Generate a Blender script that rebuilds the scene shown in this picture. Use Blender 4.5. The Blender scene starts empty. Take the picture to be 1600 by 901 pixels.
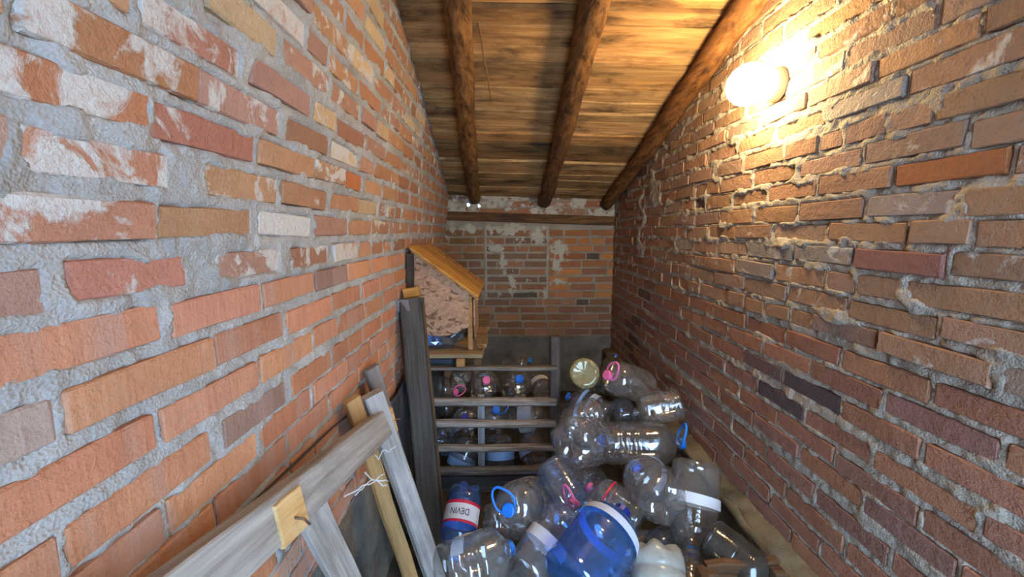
import bpy, bmesh, math, random
import numpy as np
from mathutils import Vector, Matrix, Euler

random.seed(7)
R = math.radians
scene = bpy.context.scene
col = scene.collection

# ------------------------------------------------------------------ camera, daylight, exposure
cam_d = bpy.data.cameras.new('camera')
cam = bpy.data.objects.new('camera', cam_d)
col.objects.link(cam)
cam.location = (0, 0, 1.6)
cam.rotation_euler = (R(90 - 8.17), 0, R(-0.92))
cam_d.sensor_width = 36
cam_d.lens = 620 / 1600 * 36
cam_d.clip_start = 0.02
scene.camera = cam

world = bpy.data.worlds.new('overcast sky')
scene.world = world
world.use_nodes = True
WBG = world.node_tree.nodes['Background']
WBG.inputs[0].default_value = (0.48, 0.70, 1.0, 1)
WBG.inputs[1].default_value = 14.5

scene.view_settings.view_transform = 'Standard'
scene.view_settings.look = 'None'
scene.view_settings.gamma = 1
scene.view_settings.use_curve_mapping = False
scene.view_settings.exposure = 0.2
scene.cycles.transparent_max_bounces = 40
scene.cycles.max_bounces = 10
scene.cycles.diffuse_bounces = 5
scene.cycles.sample_clamp_indirect = 6

LAMP_POWER = 200.0
LAMP_COLOR = (1.0, 0.74, 0.38)

# ------------------------------------------------------------------ helpers
def lin(h):
    h = h.lstrip('#')
    v = [int(h[i:i + 2], 16) / 255 for i in (0, 2, 4)]
    return tuple(c / 12.92 if c <= 0.04045 else ((c + 0.055) / 1.055) ** 2.4 for c in v)

def link(o, parent=None):
    col.objects.link(o)
    if parent is not None:
        o.parent = parent
    return o

def tag(o, label=None, cat=None, group=None, kind=None):
    if label: o['label'] = label
    if cat: o['category'] = cat
    if group: o['group'] = group
    if kind: o['kind'] = kind
    return o

def empty(name, loc=(0, 0, 0), rot=(0, 0, 0)):
    o = bpy.data.objects.new(name, None)
    o.empty_display_size = 0.05
    o.location = loc
    o.rotation_euler = rot
    return link(o)

def mesh_obj(name, verts, faces, mat, parent=None, smooth=False):
    me = bpy.data.meshes.new(name)
    me.from_pydata([tuple(v) for v in verts], [], faces)
    if smooth:
        me.polygons.foreach_set('use_smooth', [True] * len(me.polygons))
    if mat is not None:
        me.materials.append(mat)
    o = bpy.data.objects.new(name, me)
    return link(o, parent)

def bm_obj(name, bm, mat, parent=None, smooth=False):
    me = bpy.data.meshes.new(name)
    bmesh.ops.recalc_face_normals(bm, faces=bm.faces)
    bm.to_mesh(me)
    bm.free()
    if smooth:
        me.polygons.foreach_set('use_smooth', [True] * len(me.polygons))
    if mat is not None:
        me.materials.append(mat)
    o = bpy.data.objects.new(name, me)
    return link(o, parent)

# smooth value noise, vectorised
_rng = np.random.RandomState(11)
_TAB = _rng.rand(256, 256)
def vnoise(x, y):
    xi = np.floor(x).astype(int); yi = np.floor(y).astype(int)
    fx = x - xi; fy = y - yi
    fx = fx * fx * (3 - 2 * fx); fy = fy * fy * (3 - 2 * fy)
    a = _TAB[xi & 255, yi & 255]; b = _TAB[(xi + 1) & 255, yi & 255]
    c = _TAB[xi & 255, (yi + 1) & 255]; d = _TAB[(xi + 1) & 255, (yi + 1) & 255]
    return (a * (1 - fx) + b * fx) * (1 - fy) + (c * (1 - fx) + d * fx) * fy
def fbm(x, y, octv=4):
    s = 0; a = 0.5; t = 0
    for i in range(octv):
        s = s + a * vnoise(x * 2 ** i + 17.3 * i, y * 2 ** i + 5.1 * i); t += a; a *= 0.5
    return s / t
def n1(v, seed=0.0):
    return float(vnoise(np.array([v]), np.array([seed + 0.37]))[0])

# ------------------------------------------------------------------ materials
class NT:
    def __init__(self, name):
        self.m = bpy.data.materials.new(name)
        self.m.use_nodes = True
        self.t = self.m.node_tree
        self.t.nodes.clear()
        self.out = self.t.nodes.new('ShaderNodeOutputMaterial')
    def n(self, typ, **kw):
        nd = self.t.nodes.new('ShaderNode' + typ)
        for k, v in kw.items():
            setattr(nd, k, v)
        return nd
    def l(self, a, b):
        self.t.links.new(a, b)
    def val(self, sock, v):
        if isinstance(v, bpy.types.NodeSocket): self.l(v, sock)
        else: sock.default_value = v
    def math(self, op, a, b=0.0, clamp=False):
        nd = self.n('Math', operation=op, use_clamp=clamp)
        self.val(nd.inputs[0], a); self.val(nd.inputs[1], b)
        return nd.outputs[0]
    def ramp(self, fac, lo, hi):
        nd = self.n('MapRange', clamp=True)
        self.val(nd.inputs[0], fac); nd.inputs[1].default_value = lo; nd.inputs[2].default_value = hi
        return nd.outputs[0]
    def mix(self, fac, a, b, mode='MIX'):
        nd = self.n('MixRGB', blend_type=mode)
        self.val(nd.inputs[0], fac)
        self.val(nd.inputs[1], a if isinstance(a, bpy.types.NodeSocket) else (*a[:3], 1))
        self.val(nd.inputs[2], b if isinstance(b, bpy.types.NodeSocket) else (*b[:3], 1))
        return nd.outputs[0]
    def noise(self, vec, scale, detail=4, rough=0.55, dist=0.0):
        nd = self.n('TexNoise')
        self.l(vec, nd.inputs['Vector'])
        nd.inputs['Scale'].default_value = scale
        nd.inputs['Detail'].default_value = detail
        nd.inputs['Roughness'].default_value = rough
        nd.inputs['Distortion'].default_value = dist
        return nd.outputs[0]
    def scaled(self, vec, s):
        nd = self.n('VectorMath', operation='MULTIPLY')
        self.l(vec, nd.inputs[0]); nd.inputs[1].default_value = s
        return nd.outputs[0]
    def bsdf(self, color, rough=0.85, spec=0.25, height=None, strength=0.4, dist=0.01, metal=0.0):
        b = self.n('BsdfPrincipled')
        self.val(b.inputs['Base Color'], color if isinstance(color, bpy.types.NodeSocket) else (*color[:3], 1))
        self.val(b.inputs['Roughness'], rough)
        b.inputs['Specular IOR Level'].default_value = spec
        b.inputs['Metallic'].default_value = metal
        if height is not None:
            bp = self.n('Bump')
            bp.inputs['Strength'].default_value = strength
            bp.inputs['Distance'].default_value = dist
            self.l(height, bp.inputs['Height'])
            self.l(bp.outputs[0], b.inputs['Normal'])
        self.l(b.outputs[0], self.out.inputs[0])
        return b

def pos_rand(t):
    """world position shifted by the object's own random number"""
    g = t.n('NewGeometry'); oi = t.n('ObjectInfo')
    cx = t.n('CombineXYZ')
    r = t.math('MULTIPLY', oi.outputs['Random'], 37.0)
    for i in range(3): t.l(r, cx.inputs[i])
    ad = t.n('VectorMath', operation='ADD')
    t.l(g.outputs['Position'], ad.inputs[0]); t.l(cx.outputs[0], ad.inputs[1])
    return g.outputs['Position'], ad.outputs[0], oi

def brick_material(name, streak=0.0, pits=0.5, lime=(0.58, 0.56, 0.52)):
    t = NT(name)
    P, V, oi = pos_rand(t)
    c = oi.outputs['Color']
    big = t.ramp(t.noise(V, 9, 5, 0.6), 0.3, 0.7)
    fine = t.ramp(t.noise(V, 70, 4, 0.65), 0.25, 0.75)
    c = t.mix(t.math('MULTIPLY', big, 0.55), c, t.mix(1.0, c, (0.72, 0.66, 0.64), 'MULTIPLY'))
    c = t.mix(t.math('MULTIPLY', fine, 0.35), c, t.mix(1.0, c, (1.35, 1.25, 1.18), 'MULTIPLY'))
    if streak:
        st = t.ramp(t.noise(t.scaled(V, (60, 60, 2.0)), 1.0, 3, 0.6), 0.35, 0.7)
        c = t.mix(t.math('MULTIPLY', st, streak), c, t.mix(1.0, c, (1.25, 1.35, 1.4), 'MULTIPLY'))
        st2 = t.ramp(t.noise(t.scaled(V, (11, 11, 0.8)), 1.0, 2, 0.5), 0.52, 0.62)
        c = t.mix(t.math('MULTIPLY', st2, streak * 0.7), c, (0.44, 0.30, 0.26))
    # lime bloom: whitish patches, amount in the object's alpha
    ln = t.noise(V, 13, 8, 0.62, 0.6)
    a = oi.outputs['Alpha']
    th = t.math('SUBTRACT', ln, t.math('SUBTRACT', 0.80, t.math('MULTIPLY', a, 0.5)))
    msk = t.ramp(th, 0.0, 0.07)
    ff = t.ramp(t.noise(V, 90, 3, 0.6), 0.25, 0.55)
    msk = t.math('MULTIPLY', msk, t.math('ADD', t.math('MULTIPLY', ff, 0.35), 0.6), True)
    c = t.mix(msk, c, lime)
    pit = t.ramp(t.noise(V, 150, 2, 0.5), 0.62, 0.72)
    c = t.mix(t.math('MULTIPLY', pit, 0.45 * pits), c, (0.07, 0.045, 0.035))
    h = t.math('ADD', t.math('MULTIPLY', t.noise(V, 28, 6, 0.68), 1.0), t.math('MULTIPLY', msk, 0.15))
    h = t.math('ADD', h, t.math('MULTIPLY', t.noise(V, 160, 3, 0.6), 0.28))
    if streak:
        h = t.math('ADD', h, t.math('MULTIPLY', t.noise(t.scaled(V, (110, 110, 2.0)), 1.0, 2, 0.5), 0.5 * streak))
    t.bsdf(c, 0.88, 0.2, h, 0.9, 0.007 + 0.006 * pits)
    return t.m

def mortar_material(name, base, dark, pale=(0.55, 0.52, 0.45)):
    t = NT(name)
    g = t.n('NewGeometry'); P = g.outputs['Position']
    big = t.ramp(t.noise(P, 6, 5, 0.6), 0.3, 0.72)
    c = t.mix(big, base, dark)
    fine = t.ramp(t.noise(P, 130, 4, 0.7), 0.3, 0.7)
    c = t.mix(t.math('MULTIPLY', fine, 0.5), c, t.mix(1.0, c, (0.70, 0.69, 0.68), 'MULTIPLY'))
    at = t.n('Attribute', attribute_name='pale')
    c = t.mix(at.outputs['Fac'], c, t.mix(t.math('MULTIPLY', fine, 0.4), pale, (0.33, 0.31, 0.27)))
    vo = t.n('TexVoronoi'); t.l(P, vo.inputs['Vector']); vo.inputs['Scale'].default_value = 190
    h = t.math('ADD', t.math('MULTIPLY', vo.outputs['Distance'], 0.5), t.math('MULTIPLY', t.noise(P, 45, 6, 0.72), 1.1))
    t.bsdf(c, 0.95, 0.1, h, 0.8, 0.006)
    return t.m

def wood_material(name, c1, c2, axis=0, stain=0.4, scale=1.0, use_tint=True, rough=0.8, bump=0.5):
    t = NT(name)
    P, V, oi = pos_rand(t)
    tc = t.n('TexCoord')
    ad = t.n('VectorMath', operation='ADD')
    t.l(tc.outputs['Object'], ad.inputs[0])
    cx = t.n('CombineXYZ')
    r = t.math('MULTIPLY', oi.outputs['Random'], 91.0)
    for i in range(3): t.l(r, cx.inputs[i])
    t.l(cx.outputs[0], ad.inputs[1])
    V = ad.outputs[0]
    s = [38 * scale] * 3; s[axis] = 2.2 * scale
    g = t.noise(t.scaled(V, tuple(s)), 1.0, 5, 0.62, 0.5)
    s2 = [130 * scale] * 3; s2[axis] = 4.0 * scale
    g2 = t.noise(t.scaled(V, tuple(s2)), 1.0, 3, 0.6)
    c = t.mix(t.ramp(g, 0.33, 0.68), c1, c2)
    c = t.mix(t.math('MULTIPLY', t.ramp(g2, 0.4, 0.7), 0.35), c, t.mix(1.0, c, (0.5, 0.45, 0.4), 'MULTIPLY'))
    s3 = [7.0] * 3; s3[axis] = 2.6
    sn = t.ramp(t.noise(t.scaled(V, tuple(s3)), 1.0, 6, 0.65, 0.4), 0.47, 0.70)
    c = t.mix(t.math('MULTIPLY', sn, stain), c, (0.035, 0.024, 0.017))
    if use_tint:
        c = t.mix(1.0, c, oi.outputs['Color'], 'MULTIPLY')
    h = t.math('ADD', g, t.math('MULTIPLY', g2, 0.6))
    t.bsdf(c, rough, 0.25, h, bump, 0.004)
    return t.m

def plain(name, color, rough=0.6, metal=0.0, spec=0.4, nscale=30, var=0.25, bump=0.15):
    t = NT(name)
    tc = t.n('TexCoord')
    nz = t.noise(tc.outputs['Object'], nscale, 5, 0.6)
    c = t.mix(t.math('MULTIPLY', t.ramp(nz, 0.3, 0.75), var), color, tuple(x * 0.35 for x in color))
    t.bsdf(c, rough, spec, nz, bump, 0.004, metal)
    return t.m

def emission(name, color, strength):
    t = NT(name)
    e = t.n('Emission')
    e.inputs[0].default_value = (*color, 1); e.inputs[1].default_value = strength
    t.l(e.outputs[0], t.out.inputs[0])
    return t.m

M = {}
M['brick_old'] = brick_material('weathered brick', 0.0, 0.5)
M['brick_new'] = brick_material('extruded brick', 0.55, 0.15)
M['brick_dark'] = brick_material('eroded brick', 0.0, 0.9, (0.50, 0.46, 0.42))
M['mortar_l'] = mortar_material('grey sand mortar', (0.49, 0.48, 0.455), (0.31, 0.30, 0.285))
M['mortar_r'] = mortar_material('crumbling mortar', (0.44, 0.385, 0.315), (0.28, 0.245, 0.20))
M['mortar_b'] = mortar_material('pale lime mortar', (0.38, 0.33, 0.25), (0.24, 0.20, 0.15), (0.50, 0.45, 0.34))
M['concrete'] = mortar_material('old concrete', (0.25, 0.235, 0.20), (0.11, 0.105, 0.095))
M['ledge'] = mortar_material('gritty ledge', (0.26, 0.21, 0.13), (0.10, 0.08, 0.055))
M['floor'] = mortar_material('earth floor', (0.10, 0.085, 0.065), (0.05, 0.042, 0.035))
M['board'] = wood_material('roof board', lin('#cfa26a'), lin('#9a7044'), 0, 0.95, 1.0)
M['rafter'] = wood_material('peeled log', lin('#9a7044'), lin('#3c2614'), 1, 0.6, 0.9, True, 0.85, 1.0)
M['lintel'] = wood_material('lintel timber', lin('#7a5630'), lin('#33231a'), 0, 0.85)

# ------------------------------------------------------------------ brick walls
def brick_variants(name, mat, n, rim, jit, seed):
    rnd = random.Random(seed)
    out = []
    for k in range(n):
        xs = [-0.5, -0.482, -0.2, 0.16, 0.48, 0.5]
        zs = [-0.5, -0.42, 0.41, 0.5]
        V = []; F = []
        for j, z in enumerate(zs):
            for i, x in enumerate(xs):
                ex = i in (0, 5); ez = j in (0, 3)
                y = rnd.uniform(-jit, jit) * 0.35
                dx = dz = 0
                if ex or ez:
                    y -= rim * rnd.uniform(0.6, 1.5)
                if ex and ez:
                    y -= rim * 0.8
                    dx = -math.copysign(rnd.uniform(0, 0.03 + jit * 4), x)
                    dz = -math.copysign(rnd.uniform(0, 0.08 + jit * 12), z)
                elif ez:
                    dz = -math.copysign(rnd.uniform(0, 0.04 + jit * 10), z)
                elif ex:
                    dx = -math.copysign(rnd.uniform(0, 0.008 + jit), x)
                V.append((x + dx, y, z + dz))
        nx = 6
        for j in range(3):
            for i in range(5):
                a = j * nx + i
                F.append((a + 1, a, a + nx, a + nx + 1))
        ring = [i for i in range(6)] + [j * 6 + 5 for j in (1, 2, 3)] + [18 + i for i in (4, 3, 2, 1, 0)] + [12, 6]
        b0 = len(V)
        for r in ring:
            x, y, z = V[r]; V.append((x, -0.055, z))
        m = len(ring)
        for i in range(m):
            F.append((ring[i], ring[(i + 1) % m], b0 + (i + 1) % m, b0 + i))
        me = bpy.data.meshes.new(name)
        me.from_pydata(V, [], F)
        me.polygons.foreach_set('use_smooth', [False] * len(me.polygons))
        me.materials.append(mat)
        out.append(me)
    return out

VAR = {'old': brick_variants('brick', M['brick_old'], 10, 0.005, 0.003, 1),
       'new': brick_variants('brick', M['brick_new'], 8, 0.0025, 0.0012, 2),
       'dark': brick_variants('brick', M['brick_dark'], 12, 0.0035, 0.0035, 3),
       'back': brick_variants('brick', M['brick_dark'], 8, 0.005, 0.003, 4)}

def px(P):
    """where a point falls in the 1600 x 901 frame"""
    fw = Matrix.Rotation(R(-0.92), 3, 'Z') @ Vector((0, math.cos(R(8.17)), -math.sin(R(8.17))))
    rt = Vector((math.cos(R(0.92)), -math.sin(R(0.92)), 0)); up = rt.cross(fw)
    q = Vector(P) - Vector((0, 0, 1.6)); z = q.dot(fw)
    if z < 0.05: return None
    return 800 + 620 * q.dot(rt) / z, 450.5 - 620 * q.dot(up) / z

class Wall:
    """s runs along the wall, z up, h out of the wall's face into the room"""
    def __init__(self, side):
        self.side = side
    def P(self, s, z, h=0.0):
        if self.side == 'left':
            return (-0.575 + 0.1 * np.maximum(0, z - 1.55) + h, s, z)
        if self.side == 'right':
            return (1.04 - h + 0 * s, s, z)
        return (s, 3.82 - h + 0 * s, z)
    def frame(self, s, z, h, tilt=0.0, yaw=0.0, lean=0.0):
        x, y, zz = self.P(np.float64(s), np.float64(z), h)
        base = {'left': R(-90), 'right': R(90), 'back': R(180)}[self.side]
        ln = 0.1 if (self.side == 'left' and z > 1.55) else 0.0
        return Matrix.Translation((float(x), float(y), float(zz))) @ Matrix.Rotation(base, 4, 'Z') @ Matrix.Rotation(-ln + lean, 4, 'X') @ Matrix.Rotation(yaw, 4, 'Z') @ Matrix.Rotation(tilt, 4, 'Y')

def build_wall(name, side, sg, zg, bricks, mat, joint, rough, smear, pale_fn=None, proud=None, back=0.14, seed=0, cover_add=None, holes=(), swell=0.45):
    """bricks: dicts s1 s2 z hgt style color lime out tilt"""
    W = Wall(side)
    S, Z = np.meshgrid(sg, zg, indexing='ij')
    inner = np.full(S.shape, -0.03)
    for b in bricks:
        i0, i1 = np.searchsorted(sg, b['s1'] - 0.03), np.searchsorted(sg, b['s2'] + 0.03)
        j0, j1 = np.searchsorted(zg, b['z'] - b['hgt'] / 2 - 0.03), np.searchsorted(zg, b['z'] + b['hgt'] / 2 + 0.03)
        if i1 <= i0 or j1 <= j0: continue
        s = S[i0:i1, j0:j1]; z = Z[i0:i1, j0:j1]
        d = np.minimum(np.minimum(s - b['s1'], b['s2'] - s), b['hgt'] / 2 - np.abs(z - b['z']))
        inner[i0:i1, j0:j1] = np.maximum(inner[i0:i1, j0:j1], d)
    sm = smear(S, Z) if callable(smear) else smear
    jn = joint(S, Z) if callable(joint) else joint
    big = fbm(S * 9 + seed, Z * 9 + 3, 4)
    fin = fbm(S * 55 + 9 + seed, Z * 55, 3)
    med = fbm(S * 24 + 31, Z * 24 + seed, 3)
    cover = (np.clip(big - 0.5, 0, 1) * 3.2 + (med - 0.5) * 0.9) * sm
    if cover_add is not None: cover = cover + cover_add(S, Z)
    cover = np.maximum(cover, -0.0006)
    t = np.clip((inner - cover) / 0.008, 0, 1); t = t * t * (3 - 2 * t)
    H = jn + (fin - 0.5) * rough + (med - 0.5) * rough * 1.2 + np.clip(cover, 0, 0.02) * swell
    H = H * (1 - t) - 0.02 * t
    if proud is not None: H = H + proud(S, Z)
    X, Y, ZZ = W.P(S, Z, H)
    n, m = S.shape
    front = np.stack([X, Y, ZZ], -1).reshape(-1, 3)
    bx = np.array([[float(c) for c in W.P(np.float64(a), np.float64(b), -back)] for a in (sg[0], sg[-1]) for b in (zg[0], zg[-1])])
    idx = np.arange(n * m).reshape(n, m)
    q = np.stack([idx[:-1, :-1], idx[1:, :-1], idx[1:, 1:], idx[:-1, 1:]], -1).reshape(-1, 4)
    if side != 'left': pass
    if side == 'right': q = q[:, ::-1]
    if side == 'back': q = q[:, ::1]
    if side == 'left': q = q[:, ::1]
    o = n * m
    c = [idx[0, 0], idx[0, -1], idx[-1, 0], idx[-1, -1]]
    extra = np.array([[o, o + 1, o + 3, o + 2], [c[0], c[1], o + 1, o], [c[2], o + 2, o + 3, c[3]], [c[0], o, o + 2, c[2]], [c[1], c[3], o + 3, o + 1]])
    for (hs, hz, hr) in holes:
        fc = front[q].mean(1)
        q = q[((fc[:, 0] - hs) ** 2 + (fc[:, 2] - hz) ** 2) > (hr * (0.8 + 0.5 * vnoise(fc[:, 0] * 60, fc[:, 2] * 60))) ** 2]
    if holes:
        x0, x1, z0, z1 = min(h[0] - h[2] for h in holes) - 0.02, max(h[0] + h[2] for h in holes) + 0.02, min(h[1] - h[2] for h in holes) - 0.02, max(h[1] + h[2] for h in holes) + 0.03
        yb = bx[0][1]
        bx = np.concatenate([bx, np.array([[a, yb, b] for a in (x0, x1) for b in (z0, z1)])])
        extra = np.concatenate([extra[1:], np.array([[o, o + 1, o + 5, o + 4], [o + 1, o + 3, o + 7, o + 5], [o + 3, o + 2, o + 6, o + 7], [o + 2, o, o + 4, o + 6]])])
    q = np.concatenate([q, extra])
    v = np.concatenate([front, bx])
    me = bpy.data.meshes.new(name)
    me.vertices.add(len(v)); me.vertices.foreach_set('co', v.ravel())
    me.loops.add(len(q) * 4); me.loops.foreach_set('vertex_index', q.ravel().astype(np.int32))
    me.polygons.add(len(q)); me.polygons.foreach_set('loop_start', np.arange(len(q), dtype=np.int32) * 4)
    sm_ = np.ones(len(q), bool); sm_[-len(extra):] = False
    me.polygons.foreach_set('use_smooth', sm_)
    me.update(calc_edges=True)
    pl = np.zeros(len(v), np.float32)
    if pale_fn is not None: pl[:o] = np.clip(pale_fn(S, Z), 0, 1).ravel()
    at = me.attributes.new('pale', 'FLOAT', 'POINT'); at.data.foreach_set('value', pl)
    me.materials.append(mat)
    wall = link(bpy.data.objects.new(name, me))
    tag(wall, kind='structure')
    # bricks: the 300 that show largest are objects of their own, the rest one part
    rnd = random.Random(seed + 5)
    scored = []
    for b in bricks:
        cs = [px([float(q_) for q_ in W.P(np.float64(s_), np.float64(z_), 0.0)]) for s_, z_ in ((b['s1'], b['z'] - .03), (b['s2'], b['z'] - .03), (b['s2'], b['z'] + .03), (b['s1'], b['z'] + .03))]
        cs_ok = [c_ for c_ in cs if c_]
        area = 0
        if len(cs_ok) == 4:
            u0 = max(0, min(c_[0] for c_ in cs)); u1 = min(1600, max(c_[0] for c_ in cs))
            v0 = max(0, min(c_[1] for c_ in cs)); v1 = min(901, max(c_[1] for c_ in cs))
            if u1 > u0 and v1 > v0: area = (u1 - u0) * (v1 - v0)
        scored.append((area, b))
    scored.sort(key=lambda q_: -q_[0])
    rest_v = []; rest_f = []
    for k, (area, b) in enumerate(scored):
        vs = VAR[b['style']]
        me = vs[rnd.randrange(len(vs))]
        Mx = W.frame((b['s1'] + b['s2']) / 2, b['z'], b['out'], b.get('tilt', 0), rnd.gauss(0, b.get('wob', 0.012)), rnd.gauss(0, b.get('wob', 0.012)))
        flip = rnd.choice((1, -1))
        Sc = Matrix.Diagonal((b['s2'] - b['s1'], 1, b['hgt'], 1))
        if area > 0 and k < 300:
            o = bpy.data.objects.new('brick', me)
            link(o, wall)
            o.matrix_basis = Mx @ Sc
            o.color = (*b['color'], b['lime'])
        else:
            off = len(rest_v)
            T = Mx @ Sc
            rest_v += [T @ v_.co for v_ in me.vertices]
            rest_f += [tuple(i + off for i in p.vertices) for p in me.polygons]
    if rest_f:
        ro = mesh_obj('brick_field', rest_v, rest_f, VAR[bricks[0]['style']][0].materials[0], wall)
        ro.color = (*scored[-1][1]['color'], 0.3)
        tag(ro, kind='stuff')
    return wall

def grade(a, b, fn):
    out = [a]
    while out[-1] < b:
        out.append(out[-1] + fn(out[-1]))
    return np.array(out)

def vary(c, r, amt=0.12):
    k = 1 + r.uniform(-amt, amt)
    return tuple(max(0.01, x * k * (1 + r.uniform(-0.03, 0.03))) for x in c)

# ---- left wall: weathered reused bricks above, clean extruded bricks below
LROWS = [
    (2.103, [(0.913, 1.12)]),
    (2.025, [(0.771, 0.984), (1.024, 1.269)]),
    (1.936, [(0.643, 0.87), (0.901, 1.156)]),
    (1.856, [(0.489, 0.753), (0.757, 1.016), (1.044, 1.282), (1.305, 1.53), (1.537, 1.695)]),
    (1.778, [(0.40, 0.654), (0.656, 0.915), (0.929, 1.188), (1.193, 1.409), (1.415, 1.574), (1.609, 1.83), (1.845, 2.07)]),
    (1.696, [(0.22, 0.476), (0.484, 0.688), (0.77, 1.007), (1.018, 1.264), (1.287, 1.55), (1.557, 1.771)]),
    (1.616, [(0.40, 0.659), (0.665, 0.902), (0.929, 1.179), (1.199, 1.443)]),
    (1.530, [(0.25, 0.497), (0.525, 0.718), (0.79, 1.021), (1.073, 1.289), (1.333, 1.544)]),
    (1.449, [(0.40, 0.653), (0.674, 0.929), (0.94, 1.191), (1.196, 1.439), (1.446, 1.687), (1.704, 1.957)]),
    (1.363, [(0.23, 0.485), (0.496, 0.764), (0.77, 1.007), (1.025, 1.293), (1.309, 1.561), (1.59, 1.80), (1.812, 2.022)]),
    (1.279, [(0.37, 0.621), (0.632, 0.893), (0.901, 1.149), (1.162, 1.335)]),
    (1.188, [(0.21, 0.467), (0.474, 0.729), (0.767, 0.992), (1.024, 1.263)]),
    (1.114, [(0.36, 0.613), (0.626, 0.869), (0.883, 1.122), (1.139, 1.372)]),
    (1.042, [(0.47, 0.72), (0.727, 0.979), (0.986, 1.226)]),
]
for k in range(1, 14): LROWS.insert(0, (2.103 + 0.0805 * k, []))
for k in range(1, 7): LROWS.append((1.042 - 0.0775 * k, []))
LSPECIAL = {  # (row height, start): tint, lime
    (1.616, 0.929): ('#cfc4b8', 0.95), (1.53, 1.333): ('#b98c70', 0.8), (2.103, 0.913): ('#c6a896', 0.9),
    (1.696, 0.484): ('#b88468', 0.78), (1.936, 0.643): ('#a97a68', 0.72), (1.778, 0.40): ('#b47c5a', 0.62),
    (1.616, 0.40): ('#b28068', 0.6), (1.856, 0.489): ('#ac7c5a', 0.6), (1.363, 0.23): ('#a08c80', 0.1),
    (1.778, 1.415): ('#b8744a', 0.05), (1.778, 0.656): ('#a87462', 0.42), (1.53, 0.525): ('#b57e6c', 0.45)}
OLD_L = ['#ac8062', '#b48a6a', '#ac8672', '#a27a62', '#b68c6c', '#a68474']
NEW_L = ['#be8460', '#b98060', '#b48268', '#bd8a68', '#b07c60', '#ba866a']
rl = random.Random(21)
lbricks = []
for z, seg in LROWS:
    old = z > 1.49
    seg = list(seg)
    s = seg[-1][1] + 0.012 if seg else rl.uniform(-0.45, -0.2)
    if seg:
        e = seg[0][0] - 0.012
        while e > -0.45:
            seg.insert(0, (e - 0.245, e)); e -= 0.257
    while s < 3.84:
        L = rl.choice((0.245, 0.24, 0.23, 0.12, 0.15)) if old else rl.choice((0.25, 0.245, 0.245, 0.235, 0.13))
        if s + L > 3.80: L = 3.84 - s
        if L > 0.04: seg.append((s, min(s + L, 3.84)))
        s += L + rl.uniform(0.009, 0.016)
    for a, b in seg:
        sp = None
        for (zz, ss), v in LSPECIAL.items():
            if abs(zz - z) < 0.004 and abs(ss - a) < 0.004: sp = v
        c = vary(lin(rl.choice(OLD_L if old else NEW_L)), rl)
        lime = rl.uniform(0.22, 0.62) if old else rl.uniform(0.0, 0.13)
        if old and rl.random() < 0.13:
            c = vary(lin('#c4ab88'), rl); lime = rl.uniform(0.3, 0.8)
        if not old and rl.random() < 0.06: c = vary(lin('#97796c'), rl)
        if sp: c = lin(sp[0]); lime = sp[1]
        lbricks.append(dict(s1=a, s2=b, z=z + rl.gauss(0, 0.002), hgt=(rl.uniform(0.058, 0.066) if old else rl.uniform(0.0625, 0.067)),
                            style='old' if old else 'new', color=c, lime=lime, out=rl.gauss(0.0025 if old else 0.002, 0.003 if old else 0.001),
                            tilt=rl.gauss(0, 0.014 if old else 0.005), wob=0.012 if old else 0.0025))
sgl = grade(-0.5, 3.86, lambda s: 0.03 if s < 0.36 else max(0.0048, 0.0042 * s))
zgl = np.concatenate([np.arange(0.5, 0.9, 0.012), np.arange(0.9, 2.65, 0.0058), np.arange(2.65, 3.25, 0.03)])
wall_left = build_wall('wall_left', 'left', sgl, zgl, lbricks, M['mortar_l'],
    lambda S, Z: np.where(Z > 1.49, 0.0012, -0.002), 0.010,
    lambda S, Z: np.where(Z > 1.49, 0.0125, 0.007), seed=3)

# ---- right wall: running bond of dark eroded bricks
RZ = [2.258, 2.185, 2.117, 2.048, 1.972, 1.89, 1.817, 1.746, 1.666, 1.597, 1.524, 1.446, 1.373, 1.298, 1.212, 1.137, 1.055, 0.97, 0.889, 0.822, 0.722, 0.642, 0.565, 0.488]
RP = [1.467, 1.395, 1.537, 1.427, 1.585, 1.513, 1.438, 1.591, 1.416, 1.535, 1.428, 1.522, 1.432, 1.564, 1.418, 1.532, 1.41, 1.549, 1.413, 1.304, 1.462, 1.336, 1.42, 1.55]
for k in range(1, 13):
    RZ.insert(0, 2.258 + 0.0765 * k); RP.insert(0, 1.467 + 0.128 * (k % 2))
DARK_R = ['#957660', '#8f705a', '#927662', '#9a795e', '#8c7264', '#93745a', '#8e7058', '#947c6a']
LOW_R = ['#946a56', '#8e6552', '#966c54', '#8a6658', '#906a58', '#88665a']
rr = random.Random(5)
RSPECIAL = {(1.055, 1.15): '#54484a', (1.055, 1.41): '#6a5652', (0.97, 1.28): '#584c4c', (1.89, 0.87): '#9c6646', (1.746, 0.85): '#98623e', (1.524, 0.918): '#8c6258'}
rbricks = []
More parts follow.
